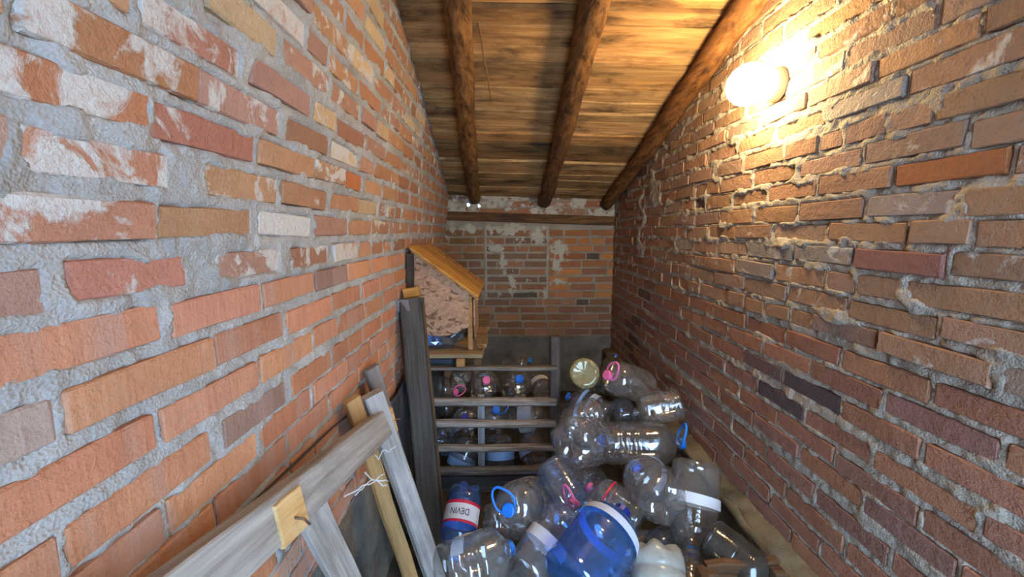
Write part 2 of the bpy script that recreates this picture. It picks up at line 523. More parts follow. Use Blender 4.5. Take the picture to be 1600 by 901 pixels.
for z, p in zip(RZ, RP):
    upper = z > 1.25
    j = p - 0.2565 * 12
    edges = []
    while j < 4.0:
        edges.append(j + rr.gauss(0, 0.006)); j += 0.2565
        if p - 0.1 < j < p + 0.1: j = p
    edges = [e for e in edges if e > -0.7]
    for a, b in zip(edges[:-1], edges[1:]):
        if b < -0.45 or a > 3.8: continue
        a2 = max(a + 0.006, -0.5); b2 = min(b - 0.006, 3.84)
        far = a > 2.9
        parts = [(a2, b2)]
        if upper and rr.random() < 0.14 and b2 - a2 > 0.2:
            mid = a2 + rr.uniform(0.09, 0.14); parts = [(a2, mid - 0.006), (mid + 0.006, b2)]
        for (q1, q2) in parts:
            if q2 - q1 < 0.03: continue
            c = vary(lin(rr.choice(DARK_R if upper else LOW_R)), rr, 0.11)
            lime = rr.uniform(0.05, 0.5) if upper else rr.uniform(0.0, 0.22)
            if upper and rr.random() < 0.06: c = vary(lin('#8f857c'), rr); lime = 0.5
            if rr.random() < 0.03: c = vary(lin('#66524c'), rr)
            if far: c = vary(lin('#6e5448'), rr, 0.15)  # darker brown bricks at the far end of the wall
            for (zz, ss), v in RSPECIAL.items():
                if abs(zz - z) < 0.01 and abs(ss - a) < 0.06: c = lin(v); lime = 0.08
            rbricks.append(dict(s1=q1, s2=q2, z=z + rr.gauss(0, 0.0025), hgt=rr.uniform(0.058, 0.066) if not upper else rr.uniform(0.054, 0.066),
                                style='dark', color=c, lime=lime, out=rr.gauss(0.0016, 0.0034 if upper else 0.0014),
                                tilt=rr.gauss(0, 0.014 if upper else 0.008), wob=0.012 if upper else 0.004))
sgr = grade(-0.5, 3.86, lambda s: 0.03 if s < 0.6 else max(0.005, 0.0042 * s))
zgr = np.concatenate([np.arange(0.4, 2.7, 0.0062), np.arange(2.7, 3.25, 0.03)])
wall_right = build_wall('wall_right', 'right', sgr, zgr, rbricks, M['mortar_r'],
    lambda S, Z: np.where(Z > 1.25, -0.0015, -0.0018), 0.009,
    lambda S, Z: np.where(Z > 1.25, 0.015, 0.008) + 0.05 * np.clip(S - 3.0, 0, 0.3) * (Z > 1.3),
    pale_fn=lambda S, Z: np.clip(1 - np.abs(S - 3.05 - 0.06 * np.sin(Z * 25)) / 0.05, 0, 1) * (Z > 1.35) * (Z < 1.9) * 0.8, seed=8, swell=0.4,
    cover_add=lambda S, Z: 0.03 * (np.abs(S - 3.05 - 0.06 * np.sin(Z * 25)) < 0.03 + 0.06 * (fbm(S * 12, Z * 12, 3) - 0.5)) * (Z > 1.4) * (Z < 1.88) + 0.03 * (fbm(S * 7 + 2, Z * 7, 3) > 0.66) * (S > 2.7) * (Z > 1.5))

# ---- back wall: brick round a bricked-up opening, timber lintel above it
rb = random.Random(9)
bbricks = []
BROW = [0.617 + 0.0745 * k for k in range(14)]
COLS = ['#a87346', '#9c6844', '#b47a46', '#966a50', '#a46e4a']
def brow(z, x0, x1, ph, cols, hgt=0.061, lime=(0.0, 0.15), out=0.0):
    s = x0 - ph
    while s < x1:
        L = rb.choice((0.243, 0.243, 0.24, 0.12))
        a, b = max(s, x0), min(s + L, x1)
        if b - a > 0.035:
            c = vary(lin(rb.choice(cols)), rb, 0.18)
            if rb.random() < 0.02: c = lin('#5a4e44')
            bbricks.append(dict(s1=a, s2=b, z=z + rb.gauss(0, 0.002), hgt=hgt, style='back', color=c, lime=rb.uniform(*lime), out=out + rb.gauss(0, 0.003), tilt=rb.gauss(0, 0.008), wob=0.012))
        s += L + 0.012
for k, z in enumerate(BROW):
    if 0.95 < z < 1.66:
        brow(z, -0.60, -0.205, rb.uniform(0, 0.2), ['#80603f', '#745a48', '#8a6448', '#8c6646'], lime=(0, 0.3))
        brow(z, -0.18, 0.395, rb.uniform(0, 0.2), ['#80654f', '#8c6248', '#746050', '#946a4c'], 0.055, (0.1, 0.5), 0.008)
        brow(z, 0.42, 1.05, rb.uniform(0, 0.2), COLS)
    else:
        brow(z, -0.60, 1.05, rb.uniform(0, 0.2), ['#8e684c', '#966e54', '#84644e', '#9a7050'])
for z in (1.785, 1.855, 1.93):
    brow(z, -0.60, 1.05, rb.uniform(0, 0.2), ['#96694a', '#8f6144', '#9b7458'], lime=(0.3, 0.7))
def bpatch(S, Z):
    m = np.zeros(S.shape)
    for (x, z, rx, rz) in ((0.03, 1.62, 0.2, 0.05), (0.32, 1.56, 0.10, 0.075), (0.14, 1.50, 0.06, 0.05), (-0.08, 1.44, 0.09, 0.03), (-0.02, 1.31, 0.035, 0.09),
                           (0.06, 1.10, 0.035, 0.12), (0.52, 1.41, 0.11, 0.09), (0.50, 1.29, 0.05, 0.08), (0.50, 1.11, 0.13, 0.035), (0.38, 1.0, 0.03, 0.07), (0.22, 1.13, 0.035, 0.03),
                           (-0.45, 1.82, 0.17, 0.09), (-0.02, 1.88, 0.2, 0.08), (0.40, 1.80, 0.14, 0.06), (0.93, 1.77, 0.10, 0.055), (0.70, 1.86, 0.06, 0.08), (-0.5, 1.62, 0.04, 0.06), (-0.36, 1.62, 0.10, 0.04)):
        d = ((S - x) / rx) ** 2 + ((Z - z) / rz) ** 2
        m = np.maximum(m, np.clip(1.3 - d + (fbm(S * 30, Z * 30, 4) - 0.5) * 4.0, 0, 1))
    edge = (np.abs(S + 0.19) < 0.006) | (np.abs(S - 0.405) < 0.007)
    return np.maximum(m, edge * (Z > 0.96) * (Z < 1.65) * 0.45)
bbricks = [b for b in bbricks if not (1.82 < b['z'] < 1.89 and b['s2'] > -0.39 and b['s1'] < -0.21)]
sgb = np.arange(-0.64, 1.1, 0.0085); zgb = np.arange(0.45, 2.1, 0.0085)
def panel(S, Z):
    return ((S > -0.19) & (S < 0.41) & (Z > 0.955) & (Z < 1.655)) * 0.008
wall_back = build_wall('wall_back', 'back', sgb, zgb, bbricks, M['mortar_b'], -0.002, 0.009,
    0.007, pale_fn=lambda S, Z: bpatch(S, Z) + panel(S, Z) * 32, proud=panel, seed=14,
    cover_add=lambda S, Z: 0.035 * (bpatch(S, Z) > 0.5), holes=((-0.350, 1.848, 0.013), (-0.250, 1.838, 0.010)))

# concrete footing under the bricks of each wall, rough faced
def rough_slab(name, corner, ua, va, nu, nv, thick, mat, parent, amp=0.012, seed=0.0):
    """a slab whose front face (corner + u*ua + v*va) is uneven; thickness goes against va x ua"""
    c = np.array(corner, float); ua = np.array(ua, float); va = np.array(va, float)
    nrm = np.cross(va, ua); nrm /= np.linalg.norm(nrm)
    lu = np.linalg.norm(ua); lv = np.linalg.norm(va)
    U, V = np.meshgrid(np.linspace(0, 1, nu), np.linspace(0, 1, nv), indexing='ij')
    H = (fbm(U * lu * 9 + seed, V * lv * 9 + seed, 5) - 0.5) * 2 * amp
    Pn = c + U[..., None] * ua + V[..., None] * va + H[..., None] * nrm
    vs = Pn.reshape(-1, 3).tolist()
    idx = np.arange(nu * nv).reshape(nu, nv)
    fs = np.stack([idx[:-1, :-1], idx[:-1, 1:], idx[1:, 1:], idx[1:, :-1]], -1).reshape(-1, 4).tolist()
    ring = list(idx[:, 0]) + list(idx[-1, 1:]) + list(idx[::-1, -1][1:]) + list(idx[0, ::-1][1:-1])
    b0 = len(vs)
    for r in ring: vs.append((np.array(vs[r]) - nrm * thick).tolist())
    m = len(ring)
    for i in range(m): fs.append((int(ring[i]), int(ring[(i + 1) % m]), b0 + (i + 1) % m, b0 + i))
    fs.append(tuple(range(b0, b0 + m)))
    return mesh_obj(name, vs, fs, mat, parent, True)

rough_slab('footing', (-0.56, 3.9, 0.0), (0, -4.4, 0), (0, 0, 0.60), 160, 30, 0.15, M['concrete'], wall_left, 0.02, 1.0)
rough_slab('footing', (1.12, 3.80, 0.0), (-1.75, 0, 0), (0, 0, 0.578), 80, 30, 0.15, M['concrete'], wall_back, 0.012, 4.0)
rough_slab('footing', (0.965, -0.5, 0.0), (0, 4.35, 0), (0, 0, 0.455), 260, 30, 0.22, M['ledge'], wall_right, 0.034, 7.0)
rough_slab('footing_top', (0.950, -0.5, 0.452), (0, 4.35, 0), (0.12, 0, 0.012), 300, 10, 0.05, M['ledge'], wall_right, 0.026, 11.0)
lt = rough_slab('lintel', (1.05, 3.803, 1.655), (-1.64, 0, 0.05), (0, 0, 0.085), 60, 8, 0.1, M['lintel'], wall_back, 0.005, 2.0)
lt['label'] = 'weathered timber lintel'

# ------------------------------------------------------------------ floor
fl = rough_slab('floor', (-0.75, -3.0, 0.0), (0, 6.95, 0), (1.95, 0, 0), 150, 50, 0.1, M['floor'], None, 0.006, 3.0)
tag(fl, kind='structure')

# ------------------------------------------------------------------ wall behind the camera, with the doorway the daylight comes through
fw = bmesh.new()
def bbox(bm, x0, x1, y0, y1, z0, z1):
    r = bmesh.ops.create_cube(bm, size=1)
    for v in r['verts']:
        v.co = Vector(((x0 + x1) / 2 + v.co.x * (x1 - x0), (y0 + y1) / 2 + v.co.y * (y1 - y0), (z0 + z1) / 2 + v.co.z * (z1 - z0)))
bbox(fw, -0.72, 0.06, -0.62, -0.5, 0, 3.5)
bbox(fw, 0.06, 1.18, -0.62, -0.5, 2.1, 3.5)
bbox(fw, 1.02, 1.18, -0.62, -0.5, 0, 2.1)
tag(bm_obj('wall_front', fw, M['mortar_r']), kind='structure')

# ------------------------------------------------------------------ ceiling: boards over three log rafters, falling to the back
def zc(x, y):
    return 1.945 - 0.035 * (x + 0.56) + 0.335 * (3.82 - y)
cb = bmesh.new()
cv = []
for dz in (0.035, 0.09):
    for (x, y) in ((-0.75, -0.75), (1.2, -0.75), (1.2, 4.02), (-0.75, 4.02)):
        cv.append(cb.verts.new((x, y, zc(x, y) + dz)))
for f in ((0, 1, 2, 3), (7, 6, 5, 4), (0, 4, 5, 1), (1, 5, 6, 2), (2, 6, 7, 3), (3, 7, 4, 0)):
    cb.faces.new([cv[i] for i in f])
ceiling = bm_obj('ceiling', cb, plain('roof underlay', (0.02, 0.016, 0.012), 0.95))
tag(ceiling, kind='structure')
rc = random.Random(31)
y = 3.90
k = 0
while y > -0.7:
    w = rc.uniform(0.085, 0.15) * 0.95
    nx = 16
    vs = []; fs = []
    lift = rc.uniform(-0.006, 0.014)
    for i in range(nx + 1):
        x = -0.66 + i * (1.78 / nx)
        e0 = (n1(x * 4 + k * 7.7, k) - 0.5) * 0.018 + (n1(x * 13 + k, k + 3) - 0.5) * 0.006
        e1 = (n1(x * 4 + k * 3.1, k + 50) - 0.5) * 0.018 + (n1(x * 13 + k, k + 9) - 0.5) * 0.006
        yy0 = y - 0.006 + e0 * 1.1; yy1 = y - w + 0.006 + e1 * 1.1
        skew = -0.02 * (x - 0.2)
        for (yy, dz) in ((yy0 + skew, 0.0), (yy1 + skew, 0.0), (yy1 + skew, 0.028), (yy0 + skew, 0.028)):
            cup = (n1(x * 3 + yy * 20, k) - 0.5) * 0.006
            vs.append((x, yy, zc(x, yy) + lift + dz + cup))
        if i:
            a = (i - 1) * 4; b = i * 4
            for q in range(4):
                fs.append((a + q, a + (q + 1) % 4, b + (q + 1) % 4, b + q))
    fs += [(0, 3, 2, 1), (nx * 4, nx * 4 + 1, nx * 4 + 2, nx * 4 + 3)]
    o = mesh_obj('board', vs, fs, M['board'], ceiling)
    g = rc.uniform(0.6, 1.25)
    if rc.random() < 0.3: g *= 0.55
    wm = rc.uniform(-0.07, 0.10)
    o.color = (g * (1 + wm), g, g * (1 - wm), 1)
    y -= w
    k += 1
def log(name, p0, p1, r0, r1, mat, parent, seed, nseg=44, nr=16, knots=0.16):
    p0 = Vector(p0); p1 = Vector(p1)
    ax = (p1 - p0).normalized(); sx = ax.cross(Vector((0, 0, 1))).normalized(); up = sx.cross(ax)
    vs = []; fs = []
    L = (p1 - p0).length
    for i in range(nseg + 1):
        t = i / nseg
        c = p0.lerp(p1, t) + sx * (n1(t * 5, seed) - 0.5) * 0.035 + up * (n1(t * 5, seed + 8) - 0.5) * 0.02
        r = r0 + (r1 - r0) * t
        for j in range(nr):
            a = 2 * math.pi * j / nr
            rr_ = r * (1 + (n1(j * 0.9 + 3, seed + 0.2 * i * L * 0.5) - 0.5) * knots + (n1(t * L * 7, seed + 3 + j * 0.25) - 0.5) * knots)
            vs.append(c + (sx * math.cos(a) + up * math.sin(a)) * rr_)
        if i:
            for j in range(nr):
                a = (i - 1) * nr + j; b = (i - 1) * nr + (j + 1) % nr
                fs.append((a, b, b + nr, a + nr))
    fs.append(tuple(range(nr - 1, -1, -1))); fs.append(tuple(range(nseg * nr, nseg * nr + nr)))
    return mesh_obj(name, vs, fs, mat, parent, True)
for (xb, xf, tint, r, sd) in ((-0.30, -0.19, (1.0, 0.95, 0.85, 1), 0.058, 1.0), (0.36, 0.375, (0.8, 0.74, 0.68, 1), 0.062, 5.0), (0.955, 1.0, (0.9, 0.75, 0.6, 1), 0.058, 9.0)):
    y0, y1 = 3.79, -0.7
    xa = xb; xz = xb + (xf - xb) * (3.79 + 0.7) / 2.04
    o = log('rafter', (xa, y0, zc(xa, y0) - r * 0.85), (xz, y1, zc(xz, y1) - r * 0.85), r * 0.95, r * 1.12, M['rafter'], ceiling, sd)
    o.color = tint

# ------------------------------------------------------------------ lamp on the wall
def lathe(name, prof, nr, mat, parent=None, smooth=True, cap=True):
    vs = []; fs = []
    for i, (r, z) in enumerate(prof):
        for j in range(nr):
            a = 2 * math.pi * j / nr
            vs.append((r * math.cos(a), r * math.sin(a), z))
        if i:
            for j in range(nr):
                a = (i - 1) * nr + j; b = (i - 1) * nr + (j + 1) % nr
                fs.append((a, b, b + nr, a + nr))
    if cap:
        fs.append(tuple(range(nr - 1, -1, -1))); n = (len(prof) - 1) * nr
        fs.append(tuple(range(n, n + nr)))
    return mesh_obj(name, vs, fs, mat, parent, smooth)

lamp = empty('wall_lamp', (1.035, 1.585, 2.150), (0, R(-90), 0))
tag(lamp, 'glowing round opal globe lamp on a cream base, fixed to the brick wall', 'lamp')
lathe('base', [(0.060, 0.0), (0.062, 0.010), (0.056, 0.035), (0.050, 0.056), (0.045, 0.060)], 32, plain('cream lamp base', lin('#a89a80'), 0.5, var=0.1), lamp)
gp = []
for i in range(15):
    a = math.pi * (0.18 + 0.82 * i / 14)
    gp.append((max(0.0008, 0.075 * math.sin(a)), 0.114 - 0.075 * math.cos(a)))
globe = lathe('globe', gp, 28, emission('lit opal glass', LAMP_COLOR, LAMP_POWER), lamp)
globe['label'] = 'glowing opal glass globe'

# ------------------------------------------------------------------ plastic bottles
def pet_material(name, tint, refl=0.10, haze=0.05, rough=0.08, hvar=1.5, dust=(0.6, 0.58, 0.52)):
    """thin clear plastic: mostly see-through, glossy towards the rim, a little dust"""
    t = NT(name)
    P, V, oi = pos_rand(t)
    nz = t.noise(V, 16, 4, 0.6, 0.4)
    bp = t.n('Bump'); bp.inputs['Strength'].default_value = 0.35; bp.inputs['Distance'].default_value = 0.004
    t.l(nz, bp.inputs['Height'])
    lw = t.n('LayerWeight'); lw.inputs['Blend'].default_value = 0.35
    t.l(bp.outputs[0], lw.inputs['Normal'])
    fac = t.math('ADD', t.math('MULTIPLY', t.math('POWER', lw.outputs['Facing'], 2.6), 0.85), refl, True)
    tr = t.n('BsdfTransparent')
    # seen edge-on the light crosses more plastic
    t.l(t.mix(t.math('POWER', lw.outputs['Facing'], 2.0), tint, tuple(c * 0.52 for c in tint)), tr.inputs[0])
    gl = t.n('BsdfGlossy'); gl.inputs['Roughness'].default_value = rough
    gl.inputs['Color'].default_value = (*[min(1, 0.55 + 0.45 * c) for c in tint], 1)
    t.l(bp.outputs[0], gl.inputs['Normal'])
    df = t.n('BsdfDiffuse'); df.inputs['Color'].default_value = (*[d * (0.35 + 0.65 * c) for d, c in zip(dust, tint)], 1)
    m1 = t.n('MixShader'); t.l(fac, m1.inputs[0]); t.l(tr.outputs[0], m1.inputs[1]); t.l(gl.outputs[0], m1.inputs[2])
    hz = t.math('ADD', t.math('MULTIPLY', t.ramp(t.noise(V, 40, 5, 0.7), 0.4, 0.8), haze * hvar), haze, True)
    m2 = t.n('MixShader'); t.l(hz, m2.inputs[0]); t.l(m1.outputs[0], m2.inputs[1]); t.l(df.outputs[0], m2.inputs[2])
    t.l(m2.outputs[0], t.out.inputs[0])
    return t.m
M['pet'] = pet_material('clear bottle plastic', (0.90, 0.92, 0.94), 0.13, 0.05, 0.06)
M['pet_blue'] = pet_material('blue bottle plastic', (0.30, 0.60, 0.95), 0.14, 0.06, dust=(0.35, 0.55, 0.8))
M['pet_pale'] = pet_material('bluish bottle plastic', (0.68, 0.80, 0.95), 0.12, 0.05)
M['pet_milk'] = pet_material('dusty milky plastic', (0.80, 0.80, 0.76), 0.08, 0.42, 0.25, 0.35, (0.62, 0.60, 0.54))
M['pet_yellow'] = pet_material('yellowed plastic', (0.80, 0.78, 0.55), 0.10, 0.26, 0.15, 0.5, (0.62, 0.58, 0.40))
M['pet_dark'] = pet_material('dark grimy plastic', (0.45, 0.46, 0.46), 0.10, 0.06, 0.12)
CAPC = {'blue': lin('#1c78d8'), 'navy': lin('#1a2c86'), 'pink': lin('#e06a9c'), 'purple': lin('#4a3aa8'), 'white': lin('#d8dade')}
for k_, c_ in CAPC.items(): M['cap_' + k_] = plain('cap ' + k_, c_, 0.35, spec=0.5, var=0.12, bump=0.05)
def label_material(name, base, inkc, band=None):
    t = NT(name)
    tc = t.n('TexCoord')
    s = t.scaled(tc.outputs['Object'], (30, 30, 60))
    nz = t.ramp(t.noise(s, 1.4, 3, 0.5), 0.56, 0.6)
    c = t.mix(t.math('MULTIPLY', nz, 0.55), base, inkc)
    c = t.mix(t.math('MULTIPLY', t.noise(tc.outputs['Object'], 25, 4), 0.35), c, tuple(x * 0.6 for x in base))
    t.bsdf(c, 0.5, 0.4)
    return t.m
M['label_white'] = label_material('white paper label', lin('#d6d8dc'), lin('#c2c6cc'))
M['label_blue'] = label_material('pale blue printed label', lin('#a8c8ec'), lin('#3a6cc0'))
M['label_band'] = label_material('printed shoulder label', lin('#c8d2e4'), lin('#5068a0'))
M['label_red'] = plain('red label edge', lin('#c8284a'), 0.4, var=0.05, bump=0)
M['ink'] = plain('dark print', lin('#1c1c30'), 0.5, var=0.0, bump=0)

def bottle_profile(kind):
    """(radius, height, ripple tag) of a bottle of radius 1 and height 3.4"""
    p = []
    def add(r, z): p.append((r, z))
    if kind == 'petal':
        for r, z in ((0.05, 0.16), (0.3, 0.10), (0.55, 0.02), (0.8, 0.04), (0.95, 0.22), (1.0, 0.48)): add(r, z)
        z0 = 0.6
    else:
        for r, z in ((0.05, 0.10), (0.5, 0.08), (0.72, 0.0), (0.88, 0.02), (0.97, 0.12), (1.0, 0.24)): add(r, z)
        z0 = 0.3
    if kind in ('ribbed', 'jug'):
        step = 0.105 if kind == 'ribbed' else 0.2
        z = z0; k = 0
        while z < 2.1:
            inlab = 1.0 < z < 1.5
            add(1.0 if inlab else (1.0 if k % 2 == 0 else 0.945 if kind == 'ribbed' else 0.95), z)
            z += step / 2; k += 1
    elif kind == 'round':
        for z in (0.45, 0.62, 0.70, 0.78, 0.95, 1.03, 1.11, 1.3, 1.38, 1.46, 1.7, 1.9, 2.1):
            add(0.95 if round(z, 2) in (0.70, 1.03, 1.38) else 1.0, z)
    else:
        for z in (0.75, 0.95, 1.02, 1.1, 1.3, 1.5, 1.58, 1.66, 1.85, 2.05):
            add(0.94 if round(z, 2) in (1.02, 1.58) else 1.0, z)
    for i in range(1, 9):
        a = i / 8 * math.pi / 2
        add(0.24 + 0.76 * math.cos(a) ** 0.85, 2.1 + 0.82 * math.sin(a))
    add(0.23, 3.0); add(0.30, 3.04); add(0.30, 3.08); add(0.225, 3.1); add(0.225, 3.22)
    return p

_body = {}
def bottle_body(kind, matname, variant=0):
    key = (kind, matname, variant)
    if key in _body: return _body[key]
    prof = bottle_profile(kind)
    nr = 30
    vs = []; fs = []
    sd = variant * 3.7 + len(kind)
    dent_a = sd * 1.9; dent_z = 1.2 + (variant % 3) * 0.35
    for i, (r, z) in enumerate(prof):
        for j in range(nr):
            a = 2 * math.pi * j / nr
            rr_ = r; zz = z
            if kind == 'petal' and z < 0.5:
                lobe = 0.5 + 0.5 * math.cos(5 * a)
                w = min(1, (0.5 - z) / 0.3)
                rr_ *= 1 - 0.16 * (1 - lobe) * w
                if r > 0.25: zz += 0.20 * (1 - lobe) * w * (1 if r < 0.97 else 0.3)
            elif kind != 'petal' and z < 0.11 and r > 0.2:
                zz += 0.035 * (0.5 + 0.5 * math.cos(10 * a))
            if variant and 0.2 < z < 2.6:
                da = math.cos(a - dent_a)
                rr_ *= 1 - 0.16 * max(0, da - 0.55) * math.exp(-((z - dent_z) / 0.55) ** 2) * 2.0
                rr_ *= 1 + 0.03 * (n1(a * 2.2 + sd, z * 2.0) - 0.5)
            vs.append((rr_ * math.cos(a), rr_ * math.sin(a), zz))
        if i:
            for j in range(nr):
                q = (i - 1) * nr + j; b = (i - 1) * nr + (j + 1) % nr
                fs.append((q, b, b + nr, q + nr))
    fs.append(tuple(range(nr - 1, -1, -1)))
    me = bpy.data.meshes.new('body')
    me.from_pydata(vs, [], fs)
    me.polygons.foreach_set('use_smooth', [True] * len(me.polygons))
    me.materials.append(M[matname])
    _body[key] = me
    return me

def tube(name, pts, r, mat, parent=None, closed=False, nr=8, taper=None):
    pts = [Vector(p) for p in pts]
    n = len(pts); vs = []; fs = []
    prev = None
    for i, p in enumerate(pts):
        if closed: tg = (pts[(i + 1) % n] - pts[i - 1]).normalized()
        else: tg = (pts[min(i + 1, n - 1)] - pts[max(i - 1, 0)]).normalized()
        if prev is None:
            ref = Vector((0, 0, 1)) if abs(tg.z) < 0.9 else Vector((1, 0, 0))
            prev = tg.cross(ref).normalized()
        prev = (prev - tg * prev.dot(tg)).normalized()
        b = tg.cross(prev)
        rr_ = r if taper is None else r * (1 + (taper - 1) * i / (n - 1))
        for j in range(nr):
            a = 2 * math.pi * j / nr
            vs.append(p + (prev * math.cos(a) + b * math.sin(a)) * rr_)
    m = n if closed else n - 1
    for i in range(m):
        for j in range(nr):
            a = i * nr + j; b_ = i * nr + (j + 1) % nr
            c = ((i + 1) % n) * nr
            fs.append((a, b_, c + (j + 1) % nr, c + j))
    if not closed:
        fs.append(tuple(range(nr - 1, -1, -1))); fs.append(tuple(range((n - 1) * nr, n * nr)))
    return mesh_obj(name, vs, fs, mat, parent, True)

_share = {}
def shared(key, maker, parent, name):
    """first use builds the part, later uses share its mesh"""
    if key in _share:
        return link(bpy.data.objects.new(name, _share[key]), parent)
    o = maker(); _share[key] = o.data
    return o

def cap_part(root, colour, loop):
    prof = [(0.02, 3.34), (0.22, 3.345), (0.265, 3.31), (0.27, 3.12), (0.265, 3.11)]
    def mk():
        vs = []; fs = []; nr = 24
        for i, (r, z) in enumerate(prof):
            for j in range(nr):
                a = 2 * math.pi * j / nr
                kn = 1 + (0.03 if (j % 2 and 1 < i < 4) else 0)
                vs.append((r * kn * math.cos(a), r * kn * math.sin(a), z))
            if i:
                for j in range(nr):
                    q = (i - 1) * nr + j; b = (i - 1) * nr + (j + 1) % nr
                    fs.append((q, q + nr, b + nr, b))
        fs.append(tuple(range(nr)))
        return mesh_obj('cap', vs, fs, M['cap_' + colour], root)
    shared(('cap', colour), mk, root, 'cap')
    if loop:
        def mh():
            pts = []
            for i in range(20):
                a = 2 * math.pi * i / 20
                # rounded D-shaped carrying loop standing off the neck
                rx = 0.50; ry = 0.42
                k = 1 + 0.08 * math.cos(3 * a)
                pts.append((0.42 + rx * math.cos(a) * k, ry * math.sin(a) * k, 3.12 + 0.34 * (math.cos(a) + 0.6) * 0.5))
            return tube('handle', pts, 0.055, M['cap_' + colour], root, True)
        shared(('loop', colour), mh, root, 'handle')

def label_part(root, z0, z1, matname, a0=0.0, a1=2 * math.pi, rad=1.012):
    def mk():
        n = 28; vs = []; fs = []
        for i in range(n + 1):
            a = a0 + (a1 - a0) * i / n
            rz0 = rad if z0 < 2.05 else 0.24 + 0.79 * math.cos(math.asin(min(1, (z0 - 2.1) / 0.82))) ** 0.85 if z0 > 2.1 else rad
            rz1 = rad if z1 < 2.12 else 0.24 + 0.79 * math.cos(math.asin(min(1, (z1 - 2.1) / 0.82))) ** 0.85
            vs += [(rz0 * math.cos(a), rz0 * math.sin(a), z0), (rz1 * math.cos(a), rz1 * math.sin(a), z1)]
            if i: fs.append((2 * i - 2, 2 * i, 2 * i + 1, 2 * i - 1))
        return mesh_obj('label', vs, fs, M[matname], root, True)
    return shared(('label', z0, z1, matname, a0, a1), mk, root, 'label')

def text_on_cylinder(root, body, text, ang, z, size, rad, mat):
    """letters wrapped round a bottle, reading upright with the neck up"""
    cu = bpy.data.curves.new('lettering', 'FONT')
    cu.body = text; cu.size = size; cu.align_x = 'CENTER'; cu.align_y = 'CENTER'
    tmp = bpy.data.objects.new('lettering', cu)
    col.objects.link(tmp)
    dg = bpy.context.evaluated_depsgraph_get()
    src = bpy.data.meshes.new_from_object(tmp.evaluated_get(dg))
    bpy.data.objects.remove(tmp)
    for v in src.vertices:
        a = ang + v.co.x / rad
        v.co = Vector((rad * math.cos(a), rad * math.sin(a), z + v.co.y))
    src.name = 'lettering'
    src.materials.clear(); src.materials.append(mat)
    return link(bpy.data.objects.new('lettering', src), body)

def bottle(kind, Rr, base, tip, mat='pet', cap=None, loop=False, labels=(), variant=0, spin=0.0, text=None,
           desc='clear plastic water bottle', group=None, name='plastic_bottle'):
    base = Vector(base); tip = Vector(tip)
    ax = (tip - base); L = ax.length
    q = ax.normalized().to_track_quat('Z', 'Y')
    root = empty(name)
    root.matrix_basis = Matrix.Translation(base) @ q.to_matrix().to_4x4() @ Matrix.Rotation(spin, 4, 'Z') @ Matrix.Diagonal((Rr, Rr, L / 3.34, 1))
    body = link(bpy.data.objects.new('body', bottle_body(kind, mat, variant)), root)
    if cap: cap_part(root, cap, loop)
    for lb in labels:
        lo = label_part(root, *lb)
        if text and lb is labels[0]:
            text_on_cylinder(root, lo, text[0], text[1], text[2], text[3], 1.03, M['ink'])
    tag(root, desc, 'bottle', group)
    return root

